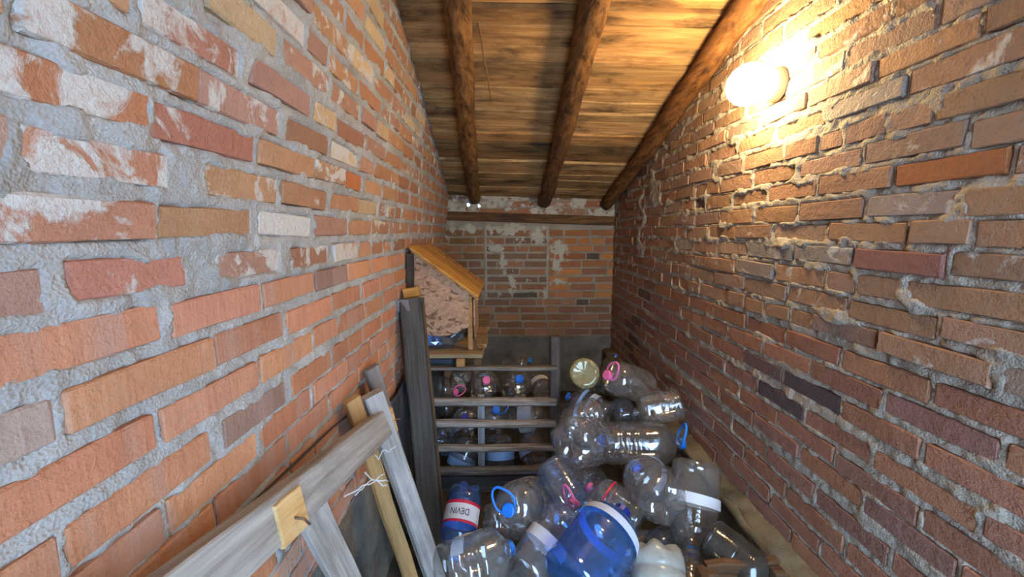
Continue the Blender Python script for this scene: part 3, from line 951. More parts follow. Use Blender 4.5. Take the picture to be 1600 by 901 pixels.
BOT = {}
FILL = []
for row_ in (
('A1', 'petal', 0.079, (-0.187, 1.755, 0.397), (-0.224, 1.503, 0.222)),
('A2', 'ribbed', 0.097, (0.129, 1.665, 0.388), (0.005, 1.404, 0.528)),
('A3', 'round', 0.095, (-0.220, 1.197, 0.443), (0.023, 1.351, 0.414)),
('A4', 'ribbed', 0.081, (0.071, 1.278, 0.375), (0.280, 1.458, 0.528)),
('A4b', 'ribbed', 0.077, (0.199, 1.650, 0.561), (0.302, 1.470, 0.455)),
('A5', 'jug', 0.115, (0.205, 1.126, 0.466), (0.446, 1.369, 0.552)),
('A6', 'petal', 0.090, (0.538, 1.277, 0.486), (0.493, 1.054, 0.333)),
('A7', 'petal', 0.097, (0.622, 1.370, 0.555), (0.584, 1.664, 0.551)),
('A8', 'ribbed', 0.099, (0.840, 1.613, 0.591), (0.738, 1.398, 0.286)),
('A9', 'ribbed', 0.077, (0.769, 1.344, 0.455), (0.903, 1.155, 0.409)),
('A10', 'round', 0.077, (0.614, 1.165, 0.314), (0.737, 1.399, 0.354)),
('A11', 'round', 0.104, (0.510, 1.908, 0.518), (0.901, 1.854, 0.545)),
('A12', 'round', 0.068, (0.661, 2.010, 0.567), (0.689, 2.272, 0.574)),
('A13', 'petal', 0.113, (0.269, 1.657, 0.665), (0.507, 1.900, 0.539)),
('A14', 'ribbed', 0.090, (0.577, 2.103, 0.555), (0.366, 2.265, 0.623)),
('A15', 'ribbed', 0.084, (0.435, 2.108, 0.826), (0.495, 2.392, 0.688)),
('A16', 'ribbed', 0.069, (0.610, 2.339, 0.622), (0.718, 2.494, 0.803)),
('A17', 'round', 0.099, (0.810, 2.210, 0.699), (0.539, 2.038, 0.838)),
('A18', 'ribbed', 0.086, (0.936, 2.001, 0.690), (0.683, 2.021, 0.626)),
('A19', 'round', 0.086, (0.568, 1.505, 0.378), (0.374, 1.665, 0.445)),
('A20', 'petal', 0.090, (0.357, 1.638, 0.417), (0.186, 1.851, 0.442)),
('A21', 'round', 0.088, (0.832, 1.624, 0.370), (0.700, 1.855, 0.401)),
('A23', 'round', 0.081, (0.506, 2.020, 0.642), (0.278, 1.967, 0.565)),
('B1', 'petal', 0.079, (-0.317, 2.609, 0.572), (-0.331, 2.897, 0.531)),
('B2', 'round', 0.099, (-0.171, 2.775, 0.434), (-0.128, 2.487, 0.638)),
('B3', 'round', 0.081, (-0.508, 2.629, 0.544), (-0.322, 2.467, 0.565)),
('B4', 'ribbed', 0.099, (0.063, 2.772, 0.436), (0.090, 2.484, 0.649)),
('B5', 'round', 0.077, (-0.002, 3.060, 0.515), (0.197, 2.970, 0.613)),
('B6', 'ribbed', 0.081, (0.275, 2.685, 0.463), (0.224, 2.925, 0.495)),
('B7', 'round', 0.099, (-0.111, 2.747, 0.226), (-0.064, 2.468, 0.441)),
('B8', 'round', 0.090, (-0.282, 2.702, 0.237), (-0.270, 2.450, 0.399)),
('B9', 'ribbed', 0.090, (0.030, 2.565, 0.323), (0.297, 2.520, 0.367)),
('B10', 'ribbed', 0.081, (-0.495, 2.684, 0.295), (-0.358, 2.575, 0.470)),
('B11', 'ribbed', 0.090, (-0.320, 2.387, 0.048), (-0.215, 2.477, 0.297)),
('B12', 'ribbed', 0.095, (-0.036, 2.384, 0.036), (-0.046, 2.502, 0.298)),
('B13', 'round', 0.099, (0.219, 2.337, 0.074), (0.138, 2.573, 0.244)),
('B14', 'petal', 0.081, (-0.441, 2.381, 0.197), (-0.400, 2.602, 0.299)),
('F', 'round', 0.085, (-0.217, 1.498, 0.114), (-0.190, 1.807, 0.093)),
('F', 'round', 0.085, (0.370, 1.527, 0.088), (0.678, 1.566, 0.119)),
('F', 'round', 0.085, (0.250, 1.421, 0.108), (0.304, 1.726, 0.088)),
('F', 'ribbed', 0.085, (0.753, 1.268, 0.093), (0.730, 1.578, 0.102)),
('F', 'petal', 0.085, (-0.059, 1.727, 0.093), (0.038, 1.432, 0.101)),
('F', 'ribbed', 0.085, (0.511, 1.738, 0.090), (0.811, 1.662, 0.112)),
('F', 'round', 0.085, (0.377, 1.528, 0.247), (0.230, 1.254, 0.245)),
('F', 'round', 0.085, (0.459, 2.113, 0.090), (0.751, 2.007, 0.111)),
('F', 'petal', 0.085, (0.227, 2.093, 0.090), (0.488, 1.925, 0.112)),
('F', 'round', 0.085, (0.080, 1.378, 0.209), (0.185, 1.670, 0.206)),
('F', 'petal', 0.080, (0.576, 1.279, 0.266), (0.471, 1.570, 0.238)),
('F', 'round', 0.080, (0.213, 1.803, 0.228), (0.523, 1.798, 0.241)),
('F', 'petal', 0.080, (-0.121, 1.809, 0.166), (0.189, 1.804, 0.148)),
('F', 'petal', 0.080, (0.244, 1.674, 0.297), (-0.045, 1.786, 0.302)),
('F', 'round', 0.080, (0.867, 1.608, 0.252), (0.578, 1.497, 0.225)),
('F', 'round', 0.080, (0.461, 1.881, 0.292), (0.408, 2.186, 0.268)),
('F', 'ribbed', 0.085, (-0.331, 2.707, 0.113), (-0.410, 3.007, 0.087)),
('F', 'round', 0.085, (0.847, 2.574, 0.109), (0.817, 2.266, 0.096)),
('F', 'round', 0.085, (0.048, 3.596, 0.096), (0.096, 3.290, 0.104)),
('F', 'ribbed', 0.085, (-0.112, 2.762, 0.110), (-0.196, 3.060, 0.087)),
('F', 'ribbed', 0.085, (-0.117, 3.196, 0.106), (-0.369, 3.016, 0.097)),
('F', 'round', 0.085, (0.658, 2.516, 0.104), (0.808, 2.788, 0.091)),
('F', 'round', 0.085, (0.667, 3.073, 0.111), (0.379, 3.188, 0.087)),
('F', 'round', 0.085, (0.363, 2.871, 0.109), (0.654, 2.977, 0.088)),
('F', 'petal', 0.085, (0.666, 2.772, 0.118), (0.369, 2.683, 0.089)),
):
    if row_[0] == 'F': FILL.append(row_)
    else: BOT[row_[0]] = row_
HEAP = 'plastic bottles heaped in front of the partition'
STORE = 'plastic bottles stored behind the partition'
TAU = 2 * math.pi
def put(n, **kw):
    _, k, r_, b_, t_ = BOT[n]
    kw.setdefault('group', HEAP if n[0] == 'A' else STORE)
    return bottle(k, r_, b_, t_, **kw)
put('A1', mat='pet_blue', cap='blue', variant=0, spin=0.4, labels=((1.15, 1.85, 'label_white', 0, TAU), (1.0, 1.15, 'label_red', 0, TAU), (1.85, 1.97, 'label_red', 0, TAU)),
    text=('DEVIN', 1.10, 1.5, 0.40), desc='deep blue bottle with lobed base and red-edged white label reading DEVIN')
put('A2', cap='blue', loop=True, spin=2.4, desc='clear ribbed bottle pointing its blue loop-handled cap out of the heap')
put('A3', cap='blue', spin=0.3, variant=1, labels=((0.9, 1.5, 'label_white', -0.6, 0.9),), desc='crumpled clear bottle with blue cap beside the blue bottle labelled DEVIN')
put('A4', cap='pink', loop=True, spin=1.1, labels=((1.05, 1.5, 'label_white', 0, TAU),), desc='clear ribbed bottle with pink loop handle and plain white label band')
put('A4b', mat='pet_pale', spin=0.6, desc='bluish ribbed bottle wedged beside the pink-handled ribbed bottle')
put('A5', mat='pet_blue', cap='navy', spin=0.2, labels=((2.12, 2.42, 'label_band', 0, TAU),), desc='large blue water jug with printed white band round its shoulder')
put('A6', mat='pet_milk', spin=0.5, desc='dusty milky plastic bottle lying base up beside the large blue jug')
put('A7', cap='blue', spin=0.9, labels=((2.15, 2.5, 'label_band', 1.0, 3.2),), desc='clear bottle turning its lobed star-shaped base up, blue cap behind')
put('A8', mat='pet', variant=0, labels=((1.15, 1.5, 'label_white', 0, TAU),), desc='tall clear ribbed bottle with white label band against the wall ledge')
put('A9', mat='pet_dark', variant=1, desc='greyish ribbed bottle next to the wooden crate')
put('A10', cap='blue', desc='half buried clear bottle with bright blue cap beside the milky bottle')
put('A11', cap='blue', loop=True, spin=1.5, variant=2, desc='large clear round-shouldered bottle with blue loop handle lying across the heap')
put('A12', mat='pet_pale', desc='small bottle showing its bluish round base above the round-shouldered one')
put('A13', cap='blue', spin=1.3, variant=2, desc='big clear bottle with crumpled lobed base and blue cap')
put('A14', cap='blue', spin=0.7, labels=((1.9, 2.12, 'label_blue', 0, TAU), (1.05, 1.5, 'label_white', 0.4, 2.2)), desc='clear ribbed bottle with blue cap and paper label near the partition post')
put('A15', mat='pet_yellow', desc='yellowed dusty bottle standing base up on the heap')
put('A16', mat='pet_dark', cap='navy', desc='dark grimy bottle with navy cap in the corner by the ledge')
put('A17', cap='pink', loop=True, spin=0.9, variant=1, desc='clear bottle with bright pink cap and loop handle near the ledge')
put('A18', variant=2, desc='clear ribbed bottle without cap lying against the ledge')
put('A19', cap='pink', spin=0.4, variant=1, labels=((2.0, 2.12, 'label_red', 0, TAU),), desc='clear bottle with pink cap and red shoulder strip under the others')
put('A20', variant=2, desc='crushed clear bottle with lobed base lying under the big crumpled one')
put('A21', variant=1, desc='clear bottle lying under the tall ribbed bottle by the ledge')
put('A23', variant=1, desc='clear capless bottle under the ribbed paper-labelled one')
put('B1', mat='pet', spin=0.4, desc='clear bottle showing its lobed base under the top rail')
put('B2', cap='pink', variant=1, labels=((1.1, 1.6, 'label_blue', 0.5, 2.0),), desc='round clear bottle with pink cap pointing out under the top rail')
put('B3', cap='pink', loop=True, desc='clear bottle with pink loop handle beside the dark leaning beam')
put('B4', cap='blue', variant=2, desc='clear ribbed bottle with blue cap pointing out under the top rail')
put('B5', cap='blue', desc='clear bottle with bright blue cap lying highest behind the top rail')
put('B6', labels=((0.9, 1.6, 'label_white', 0, 2.2),), desc='clear ribbed bottle with torn white label beside the partition post')
put('B7', cap='blue', loop=True, spin=0.5, desc='clear bottle with blue loop handle behind the pale upright slat')
put('B8', cap='purple', desc='clear bottle with purple cap between the second and third rails')
put('B9', mat='pet', labels=((0.8, 1.9, 'label_white', 0, TAU),), desc='clear ribbed bottle with wide white label lying behind the rails')
put('B10', mat='pet_dark', desc='dark ribbed bottle behind the leaning beam')
put('B11', labels=((0.55, 1.15, 'label_blue', 0, TAU),), desc='clear ribbed bottle standing with pale blue label low on its body')
put('B12', labels=((1.1, 1.8, 'label_blue', 0, TAU),), desc='clear ribbed bottle standing with pale blue label round its middle')
put('B13', variant=1, labels=((1.2, 1.7, 'label_band', 0.0, 1.5),), desc='clear round bottle standing behind the lower rails next to the post')
put('B14', mat='pet_pale', variant=1, desc='bluish lobed bottle standing behind the lower rails next to the beam')
used_labels = set()
for i_, (_, k_, r_, b_, t_) in enumerate(FILL):
    c_ = (b_[1] + t_[1]) / 2
    front = c_ < 2.27
    mt_ = ('pet', 'pet', 'pet_pale', 'pet')[i_ % 4]; cp_ = (None, 'blue', None, 'white', 'pink', None, 'navy')[i_ % 7]
    def what_():
        return {'pet': 'clear', 'pet_pale': 'bluish'}[mt_] + (' dented ' if i_ % 3 else ' ') + {'round': 'smooth', 'ribbed': 'ribbed', 'petal': 'lobed-base'}[k_] + ' bottle ' + ('with %s cap' % cp_ if cp_ else 'without cap') + (' buried low in the heap' if front else ' lying low behind the partition')
    for alt in ('white', 'navy', 'purple', 'pink', 'blue'):
        if what_() not in used_labels: break
        cp_ = alt
    used_labels.add(what_())
    bottle(k_, r_, b_, t_, mat=mt_, variant=i_ % 3,
           cap=cp_,
           desc=what_(),
           group='bottles in the lower layer of the heap' if front else 'bottles at the bottom behind the partition')

# ------------------------------------------------------------------ timber pieces
def beam(name, p0, p1, w, t, face, mat, parent=None, seed=0.0, n=14, wob=0.006, tint=None, bev=0.12):
    """a sawn bar from p0 to p1; its wide side w lies across `face`, its thickness t along `face`"""
    p0 = Vector(p0); p1 = Vector(p1)
    ax = (p1 - p0).normalized(); f = Vector(face); f = (f - ax * f.dot(ax)).normalized(); sd = ax.cross(f)
    sec = []
    b = min(w, t) * bev
    for (u, v) in ((-1, -1), (1, -1), (1, 1), (-1, 1)):
        cu, cv_ = u * w / 2, v * t / 2
        if u * v > 0: sec += [(cu - u * b, cv_), (cu, cv_ - v * b)][::-1 if u < 0 else 1] if False else [(cu, cv_ - v * b), (cu - u * b, cv_)]
        else: sec += [(cu - u * b, cv_), (cu, cv_ - v * b)]
    vs = []; fs = []; m = len(sec)
    for i in range(n + 1):
        q = i / n
        c = p0.lerp(p1, q) + sd * (n1(q * 4, seed) - 0.5) * wob + f * (n1(q * 4, seed + 5) - 0.5) * wob
        for j, (u, v) in enumerate(sec):
            k = 1 + (n1(q * 9 + j, seed + j) - 0.5) * 0.06
            vs.append(c + sd * u * k + f * v * k)
        if i:
            for j in range(m):
                a = (i - 1) * m + j; b_ = (i - 1) * m + (j + 1) % m
                fs.append((a, b_, b_ + m, a + m))
    fs.append(tuple(range(m - 1, -1, -1))); fs.append(tuple(range(n * m, n * m + m)))
    # object axes along the bar so the grain follows it: local X = bar
    X = ax; Z = f; Y = Z.cross(X)
    Mx = Matrix((X, Y, Z)).transposed().to_4x4(); Mx.translation = p0
    inv = Mx.inverted()
    o = mesh_obj(name, [inv @ v for v in vs], fs, mat, None)
    o.parent = parent
    o.matrix_basis = Mx if parent is None else parent.matrix_basis.inverted() @ Mx
    o.color = tint or (1, 1, 1, 1)
    return o

M['wood_grey'] = wood_material('weathered grey plank', lin('#b8b4ae'), lin('#8c8680'), 0, 0.35)
M['wood_dark'] = wood_material('blackened beam', lin('#5a5650'), lin('#383430'), 0, 0.5, bump=0.7)
M['wood_yellow'] = wood_material('fresh pine', lin('#c4a06e'), lin('#a88356'), 0, 0.3)
M['wood_brown'] = wood_material('old brown board', lin('#6a5038'), lin('#3e2e20'), 0, 0.5)
M['wood_pale'] = wood_material('dusty pale timber', lin('#b09878'), lin('#8a745a'), 0, 0.4)
M['rail'] = wood_material('flaking painted rail', lin('#b4b0aa'), lin('#6a625a'), 0, 0.7, 1.6)
M['steel'] = plain('zinc plate', (0.42, 0.44, 0.46), 0.45, 0.7, var=0.4)
M['rust'] = plain('rusty nail', (0.20, 0.13, 0.09), 0.6, 0.6, var=0.3)
M['fibre'] = plain('frayed string', (0.62, 0.62, 0.62), 0.9, var=0.1)
M['wire'] = plain('dark wire', (0.05, 0.04, 0.035), 0.6)
M['fresh'] = wood_material('fresh cut', lin('#e0c08c'), lin('#c89c60'), 0, 0.15)

def osb_material():
    t = NT('strand board')
    P, V, oi = pos_rand(t)
    nzv = t.n('TexNoise'); t.l(V, nzv.inputs['Vector']); nzv.inputs['Scale'].default_value = 14
    sv = t.scaled(nzv.outputs['Color'], (0.07, 0.07, 0.07))
    av = t.n('VectorMath', operation='ADD'); t.l(V, av.inputs[0]); t.l(sv, av.inputs[1]); V = av.outputs[0]
    vo = t.n('TexVoronoi', feature='F1'); t.l(t.scaled(V, (34, 34, 80)), vo.inputs['Vector']); vo.inputs['Scale'].default_value = 1.0
    vo2 = t.n('TexVoronoi', feature='F1'); t.l(t.scaled(V, (90, 90, 40)), vo2.inputs['Vector']); vo2.inputs['Scale'].default_value = 1.0
    bw = t.n('SeparateColor'); t.l(vo.outputs['Color'], bw.inputs[0])
    bw2 = t.n('SeparateColor'); t.l(vo2.outputs['Color'], bw2.inputs[0])
    k = t.math('ADD', t.math('MULTIPLY', bw.outputs[0], 0.6), t.math('MULTIPLY', bw2.outputs[1], 0.4))
    c = t.mix(t.ramp(k, 0.15, 0.85), lin('#a8846a'), lin('#c4a488'))
    dk = t.ramp(bw.outputs[2], 0.82, 0.86)
    c = t.mix(t.math('MULTIPLY', dk, 0.7), c, lin('#5a3e26'))
    c = t.mix(1.0, c, oi.outputs['Color'], 'MULTIPLY')
    t.bsdf(c, 0.8, 0.25, k, 0.4, 0.004)
    return t.m
M['osb'] = osb_material()

def rel(parent, o):
    """keep a world-space mesh where it is while parenting it"""
    o.parent = parent
    o.matrix_basis = parent.matrix_basis.inverted() @ o.matrix_basis
    return o

def box(name, x0, x1, y0, y1, z0, z1, mat, parent=None, tint=None, bev=0.004):
    bm = bmesh.new(); bbox(bm, x0, x1, y0, y1, z0, z1)
    if bev: bmesh.ops.bevel(bm, geom=bm.edges[:], offset=bev, segments=1, affect='EDGES')
    o = bm_obj(name, bm, mat)
    if parent is not None: rel(parent, o)
    o.color = tint or (1, 1, 1, 1)
    return o

# --- partition of horizontal rails between heap and store
YR = 2.25
part = empty('slatted_partition', (-0.1, YR, 0))
tag(part, 'low partition of flaking horizontal rails between the dark beam and a post', 'partition')
for i_, (z_, th) in enumerate(((0.803, 0.022), (0.592, 0.046), (0.454, 0.044), (0.298, 0.036), (0.150, 0.048))):
    o = beam('rail', (-0.555, YR, z_ + 0.004), (0.30, YR, z_), th, 0.05, (0, -1, 0), M['rail'], part, 3.0 + i_, 24, 0.012, tint=(0.55, 0.53, 0.5, 1) if i_ in (0, 4) else (1, 0.95, 0.9, 1), bev=0.3)
beam('post', (0.30, YR + 0.04, 0.0), (0.292, YR + 0.04, 0.985), 0.062, 0.06, (0, -1, 0), M['wood_dark'], part, 2.0, tint=(1.1, 1.0, 1.0, 1))
sl = beam('slat', (-0.152, YR + 0.045, 0.03), (-0.150, YR + 0.045, 0.62), 0.042, 0.02, (0, -1, 0), M['wood_grey'], part, 6.0, tint=(0.85, 0.9, 1, 1))
beam('board', (-0.52, YR + 0.02, 0.055), (0.28, YR + 0.02, 0.05), 0.10, 0.022, (0, -1, 0), M['wood_dark'], part, 8.0)

# --- dark beam leaning on the wall, zinc bracket at its top
post = empty('leaning_beam', (-0.36, 1.86, 0.0))
tag(post, 'thick blackened timber beam with a zinc bracket, leaning beside the partition', 'beam')
beam('timber', (-0.380, 1.86, 0.0), (-0.505, 2.10, 1.245), 0.130, 0.095, (0.35, -1, 0), M['wood_dark'], post, 12.0, 20, 0.012, bev=0.08)
beam('bracket', (-0.578, 2.045, 1.215), (-0.500, 2.03, 1.222), 0.062, 0.004, (0.25, -1, -0.1), M['steel'], post, 2.0, 4, 0.002)
for i_ in range(3):
    beam('hole', (-0.535 + i_ * 0.014, 2.037, 1.205 + 0.012 * (i_ % 2)), (-0.535 + i_ * 0.014 + 0.005, 2.037, 1.205 + 0.012 * (i_ % 2)), 0.006, 0.006, (0.25, -1, -0.1), M['wire'], post, 1.0, 2, 0.0)
beam('arris', (-0.310, 1.832, 0.02), (-0.438, 2.066, 1.235), 0.012, 0.008, (0.9, -0.6, 0), M['wood_brown'], post, 4.0, 12, 0.01)

# --- platform on blocks carrying a little strand-board house
plat = empty('timber_platform', (-0.33, 2.6, 0.83))
tag(plat, 'pale board platform on short blocks resting on the top rail', 'platform')
for i_, (y0, y1) in enumerate(((2.235, 2.43), (2.44, 2.66), (2.67, 2.89), (2.90, 3.14), (3.15, 3.40))):
    o = box('deck_board', -0.545, -0.135 + 0.012 * (i_ % 2), y0, y1, 0.868, 0.893, M['wood_pale'], plat, tint=(0.9 + 0.08 * (i_ % 3), 0.88, 0.82, 1))
for (x_, y_) in ((-0.265, 2.25), (-0.50, 2.25)):
    box('block', x_ - 0.024, x_ + 0.024, y_ - 0.028, y_ + 0.05, 0.8195, 0.868, M['wood_yellow'], plat, tint=(0.9, 0.8, 0.7, 1))
for x_ in (-0.24, -0.50):
    box('leg', x_ - 0.03, x_ + 0.03, 3.25, 3.33, 0.0, 0.868, M['wood_pale'], plat)

nest = empty('nest_box', (-0.38, 2.6, 0.893))
tag(nest, 'small strand-board hutch with sloping yellow roof on the platform', 'hutch')
def poly_panel(name, pts, depth, mat, parent, tint=None):
    """flat outline in the x-z plane given front y, pushed back by depth"""
    n = len(pts)
    vs = list(pts) + [(p[0], p[1] + depth, p[2]) for p in pts]
    fs = [tuple(range(n)), tuple(range(2 * n - 1, n - 1, -1))] + [((i + 1) % n, i, n + i, n + (i + 1) % n) for i in range(n)]
    bm = bmesh.new(); bv = [bm.verts.new(v) for v in vs]
    for f in fs: bm.faces.new([bv[i] for i in f])
    o = bm_obj(name, bm, mat)
    rel(parent, o); o.color = tint or (1, 1, 1, 1)
    return o
YN = 2.30
poly_panel('front_panel', [(-0.528, YN, 1.003), (-0.40, YN, 0.985), (-0.335, YN, 0.990), (-0.22, YN, 1.04), (-0.214, YN, 1.235), (-0.528, YN, 1.468)], 0.014, M['osb'], nest, (0.92, 0.82, 0.76, 1))
poly_panel('back_panel', [(-0.528, 2.86, 0.895), (-0.214, 2.86, 0.895), (-0.214, 2.86, 1.235), (-0.528, 2.86, 1.468)], 0.014, M['osb'], nest, (0.8, 0.7, 0.6, 1))
box('side_panel', -0.540, -0.528, YN, 2.874, 0.895, 1.462, M['osb'], nest)
box('side_panel', -0.214, -0.202, 2.55, 2.874, 0.895, 1.225, M['osb'], nest)
box('corner_post', -0.228, -0.200, YN + 0.014, YN + 0.045, 0.893, 1.225, M['wood_yellow'], nest, tint=(0.9, 0.8, 0.65, 1))
sl_ = (1.235 - 1.468) / 0.314
def roofpt(x, y, dz): return (x, y, 1.468 + (x + 0.528) * sl_ + dz)
def roof_piece(name, x0, x1, y0, y1, dz0, dz1, mat, tint):
    vs = [roofpt(x, y, dz) for dz in (dz0, dz1) for (x, y) in ((x0, y0), (x1, y0), (x1, y1), (x0, y1))]
    fs = [(3, 2, 1, 0), (4, 5, 6, 7), (0, 1, 5, 4), (1, 2, 6, 5), (2, 3, 7, 6), (3, 0, 4, 7)]
    bm = bmesh.new(); bv = [bm.verts.new(v) for v in vs]
    for f in fs: bm.faces.new([bv[i] for i in f])
    bmesh.ops.bevel(bm, geom=bm.edges[:], offset=0.003, segments=1, affect='EDGES')
    o = bm_obj(name, bm, mat); rel(nest, o); o.color = tint
    return o
roof_piece('roof_panel', -0.545, -0.165, YN - 0.01, 2.92, 0.002, 0.018, M['osb'], (1.15, 0.95, 0.55, 1))
roof_piece('roof_board', -0.548, -0.160, YN - 0.03, 2.50, 0.018, 0.036, M['wood_yellow'], (1.15, 0.95, 0.55, 1))
roof_piece('roof_board', -0.545, -0.158, 2.515, 2.72, 0.018, 0.034, M['wood_yellow'], (0.95, 0.78, 0.45, 1))
roof_piece('roof_board', -0.545, -0.158, 2.735, 2.93, 0.018, 0.034, M['osb'], (0.95, 0.75, 0.4, 1))
tube('cord', [(-0.195, 2.30, 1.07), (-0.185, 2.295, 0.97), (-0.175, 2.29, 0.915), (-0.15, 2.30, 0.899), (-0.14, 2.33, 0.899)], 0.004, M['wire'], None)
bpy.data.objects['cord'].name = 'cord'
tag(bpy.data.objects['cord'], 'short black cord hanging from the hutch corner onto the platform', 'cord')

# crumpled bag and small box under the hutch
def crumple(name, c, r, mat, seed, amp=0.35, sub=3, label=None, cat=None, flat=None):
    bm = bmesh.new()
    bmesh.ops.create_icosphere(bm, subdivisions=sub, radius=1.0)
    for v in bm.verts:
        a = v.co.copy()
        k = 1 + amp * (n1(a.x * 2.6 + seed, a.y * 2.6 + a.z * 3.1 + seed) - 0.5) * 2 + amp * 0.5 * (n1(a.z * 6 + seed, a.x * 6 - a.y * 5) - 0.5)
        v.co = Vector((a.x * r[0] * k, a.y * r[1] * k, a.z * r[2] * k))
        if flat is not None and v.co.z < -flat: v.co.z = -flat
    o = bm_obj(name, bm, mat)
    o.location = c
    if label: tag(o, label, cat)
    return o
crumple('plastic_bag', (-0.40, 2.37, 0.948), (0.115, 0.055, 0.062), M['pet_pale'], 3.0, 0.4, 3, 'crumpled clear bag of empties under the hutch front', 'bag', 0.053)
bottle('ribbed', 0.046, (-0.345, 2.375, 0.955), (-0.235, 2.40, 1.055), mat='pet_dark', desc='small crumpled bottle poking out of the bag under the hutch', variant=1)
bottle('ribbed', 0.045, (-0.50, 2.40, 0.945), (-0.375, 2.37, 0.945), mat='pet_pale', labels=((0.9, 1.7, 'label_blue', 0, TAU),), desc='small blue-labelled bottle inside the bag under the hutch', variant=1)
crate_d = box('plastic_box', -0.465, -0.315, 2.29, 2.44, 0.775, 0.852, plain('slate blue plastic', (0.035, 0.045, 0.06), 0.5), None, bev=0.008)
tag(crate_d, 'flat slate-blue plastic box tucked under the platform', 'box')
ob = beam('dark_board', (-0.556, 2.275, 1.11), (-0.545, 2.275, 1.475), 0.045, 0.02, (0.2, -1, 0), M['wood_dark'], None, 3.0, tint=(0.7, 0.55, 0.5, 1))
tag(ob, 'narrow dark brown board standing between hutch and wall', 'board')
ob = beam('wood_offcut', (-0.555, 2.15, 1.262), (-0.475, 2.16, 1.275), 0.055, 0.06, (0.1, -1, 0.1), M['wood_yellow'], None, 5.0, 4, 0.004, tint=(1.15, 0.95, 0.55, 1))
tag(ob, 'yellow wood offcut lying on the top end of the dark beam', 'offcut')

# dark sheet hanging behind the beam
def sheet(name, o, u, v, nu, nv, amp, mat, seed, thick=0.004):
    o = Vector(o); u = Vector(u); v = Vector(v); nrm = u.cross(v).normalized()
    vs = []; fs = []
    for lay in (0, 1):
        for i in range(nu + 1):
            for j in range(nv + 1):
                a, b = i / nu, j / nv
                h = (n1(a * 5 + seed, b * 4 + seed) - 0.5) * amp * 2 + (n1(a * 14 + seed, b * 7) - 0.5) * amp
                e = 1 + 0.12 * (n1(b * 6 + seed, 1.5) - 0.5)
                vs.append(o + u * a * e + v * b + nrm * (h - lay * thick))
    m = (nu + 1) * (nv + 1)
    for i in range(nu):
        for j in range(nv):
            q = i * (nv + 1) + j
            fs.append((q, q + nv + 1, q + nv + 2, q + 1)); fs.append((m + q, m + q + 1, m + q + nv + 2, m + q + nv + 1))
    ring = [i * (nv + 1) for i in range(nu + 1)] + [nu * (nv + 1) + j for j in range(1, nv + 1)] + [i * (nv + 1) + nv for i in range(nu - 1, -1, -1)] + [j for j in range(nv - 1, 0, -1)]
    for k in range(len(ring)):
        a, b = ring[k], ring[(k + 1) % len(ring)]
        fs.append((b, a, m + a, m + b))
    return mesh_obj(name, vs, fs, mat, None, True)
M['sheet'] = plain('dull dark plastic sheet', (0.06, 0.066, 0.08), 0.42, 0, 0.5, 12, 0.5, 0.5)
sh = sheet('plastic_sheet', (-0.535, 2.18, 0.02), (0.015, -0.42, 0.0), (-0.008, -0.02, 0.80), 18, 30, 0.012, M['sheet'], 2.2)
tag(sh, 'dark crumpled plastic sheet hanging on the wall behind the dark beam', 'sheet')

# --- frame of grey boards leaning along the wall
fr = empty('board_frame', (-0.40, 1.0, 0.0))
tag(fr, 'frame of weathered grey boards leaning along the clean brick wall', 'frame')
beam('rail', (-0.452, 1.435, 0.885), (-0.500, 0.30, 1.105), 0.098, 0.048, (1, -0.1, 0.30), M['wood_grey'], fr, 20.0, 30, 0.010, bev=0.07)
beam('slat', (-0.505, 0.905, 0.98), (-0.495, 1.33, 0.02), 0.092, 0.022, (1, -0.25, 0.2), M['wood_grey'], fr, 23.0, 20, 0.008, tint=(1.15, 1.15, 1.15, 1))
beam('slat', (-0.510, 0.56, 1.05), (-0.505, 0.80, 0.02), 0.090, 0.022, (1, -0.1, 0.2), M['wood_grey'], fr, 26.0, 20, 0.008, tint=(1.1, 1.1, 1.1, 1))
beam('slat', (-0.490, 1.385, 1.015), (-0.25, 1.46, 0.02), 0.072, 0.05, (1, -1.1, 0.2), M['wood_grey'], fr, 29.0, 24, 0.010, tint=(1.1, 1.12, 1.15, 1))
beam('end_cut', (-0.4500, 1.410, 0.8900), (-0.4488, 1.442, 0.8837), 0.100, 0.050, (1, -0.1, 0.30), M['fresh'], fr, 2.0, 3, 0.0)
pt_ = beam('wood_patch', (-0.4500, 0.805, 1.003), (-0.4532, 0.720, 1.0175), 0.086, 0.012, (1, -0.1, 0.30), M['fresh'], fr, 3.0, 4, 0.003)
tube('nail', [(-0.462, 0.762, 1.010), (-0.427, 0.768, 0.999), (-0.420, 0.776, 0.980)], 0.0028, M['rust'], None)
rel(fr, bpy.data.objects['nail'])
o = tube('nail', [(-0.45, 1.425, 0.890), (-0.405, 1.445, 0.888)], 0.0028, M['rust'], None); rel(fr, o)

pk = beam('plank', (-0.532, 1.310, 1.03), (-0.385, 1.52, 0.02), 0.055, 0.028, (1, -0.8, 0.2), M['wood_yellow'], None, 33.0, 20, 0.008, tint=(1.0, 0.95, 0.9, 1))
tag(pk, 'yellowish pine plank leaning behind the grey board frame', 'plank')
pk = beam('plank', (-0.530, 1.52, 1.07), (-0.40, 1.74, 0.02), 0.06, 0.03, (1, -0.8, 0.2), M['wood_grey'], None, 36.0, 20, 0.008, tint=(0.62, 0.58, 0.58, 1))
tag(pk, 'dull grey-brown plank leaning on the wall behind the pine plank', 'plank')

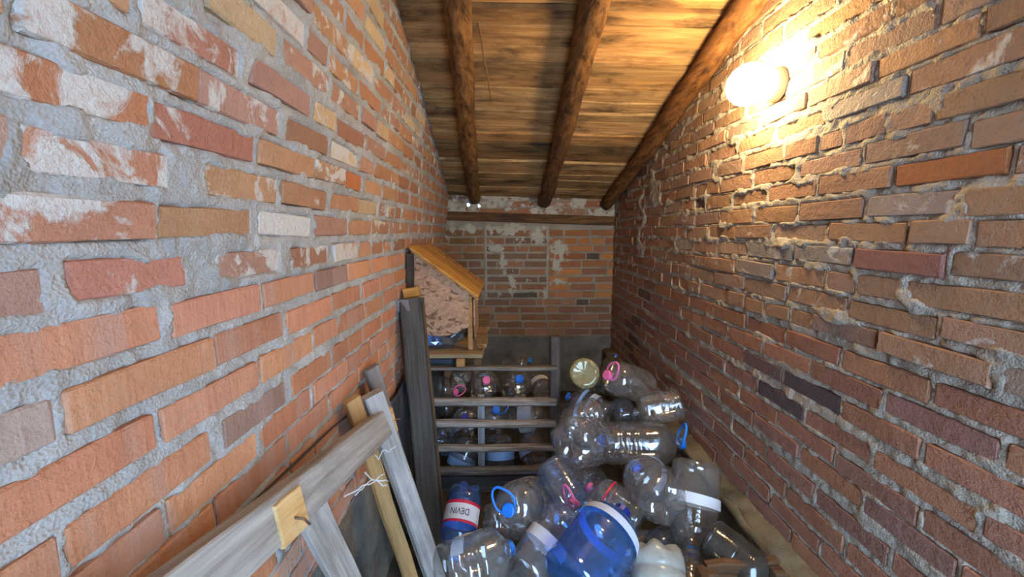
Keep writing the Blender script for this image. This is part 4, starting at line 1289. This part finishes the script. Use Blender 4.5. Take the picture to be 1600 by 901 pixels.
def strand(name, p, d, seed, n=12, r=0.0016, sway=0.03):
    pts = []
    for i in range(n):
        q = i / (n - 1)
        pts.append(Vector(p) + Vector(d) * q + Vector(((n1(q * 4, seed) - 0.5) * sway, (n1(q * 4, seed + 3) - 0.5) * sway, (n1(q * 5, seed + 6) - 0.5) * sway)))
    return pts
st = empty('frayed_string', (-0.43, 1.10, 0.86))
tag(st, 'frayed white string caught under the grey board rail', 'string')
for i_, (p, d) in enumerate((((-0.425, 0.98, 0.905), (0.06, 0.12, -0.02)), ((-0.42, 1.10, 0.885), (0.05, 0.03, -0.06)), ((-0.425, 1.20, 0.87), (0.04, 0.09, 0.01)), ((-0.42, 1.00, 0.895), (0.07, 0.14, -0.05)))):
    rel(st, tube('strand', strand('strand', p, d, i_ * 3.3, 12), 0.0018, M['fibre'], None))

wr = tube('wire', [(-0.555, 0.74, 1.005), (-0.548, 0.775, 1.012), (-0.545, 0.785, 0.998), (-0.552, 0.775, 0.992), (-0.556, 0.80, 1.012), (-0.557, 1.0, 0.992), (-0.557, 1.2, 0.978), (-0.556, 1.36, 0.955), (-0.55, 1.42, 0.93)], 0.0035, M['wire'], None)
tag(wr, 'thin dark wire with a small loop running along the clean bricks', 'wire')
tw = tube('hanging_twig', strand('twig', (-0.13, 1.93, zc(-0.13, 1.93) + 0.01), (0.05, 0.38, -0.25), 4.0, 14, sway=0.03), 0.0035, plain('dry stalk', lin('#7a5a38'), 0.9), None)
tag(tw, 'thin dry stalk hanging from the roof boards beside a rafter', 'stalk')

# --- open wooden crate at the foot of the wall
cr = empty('wooden_crate', (0.80, 1.04, 0.0))
tag(cr, 'old brown wooden crate with open top beside the wall ledge', 'crate')
beam('side_board', (0.68, 1.20, 0.415), (0.935, 1.205, 0.42), 0.13, 0.028, (0, -1, 0), M['wood_brown'], cr, 41.0, 12, 0.014, tint=(1.3, 1.15, 1, 1))
beam('side_board', (0.68, 1.20, 0.26), (0.935, 1.205, 0.26), 0.15, 0.028, (0, -1, 0), M['wood_brown'], cr, 42.0, 12, 0.012)
beam('side_board', (0.665, 1.20, 0.405), (0.66, 0.85, 0.40), 0.13, 0.028, (-1, 0, 0), M['wood_brown'], cr, 43.0, 12, 0.014, tint=(1.5, 1.2, 1.05, 1))
beam('side_board', (0.665, 1.20, 0.25), (0.66, 0.85, 0.25), 0.15, 0.028, (-1, 0, 0), M['wood_brown'], cr, 44.0, 12, 0.012)
beam('side_board', (0.68, 0.865, 0.40), (0.935, 0.865, 0.40), 0.13, 0.028, (0, 1, 0), M['wood_brown'], cr, 45.0, 12, 0.012)
for (x_, y_) in ((0.688, 1.172), (0.915, 1.172), (0.688, 0.885), (0.915, 0.885)):
    box('corner_post', x_ - 0.02, x_ + 0.02, y_ - 0.02, y_ + 0.02, 0.0, 0.475, M['wood_brown'], cr)
box('base_board', 0.67, 0.93, 0.87, 1.19, 0.02, 0.04, M['wood_brown'], cr)
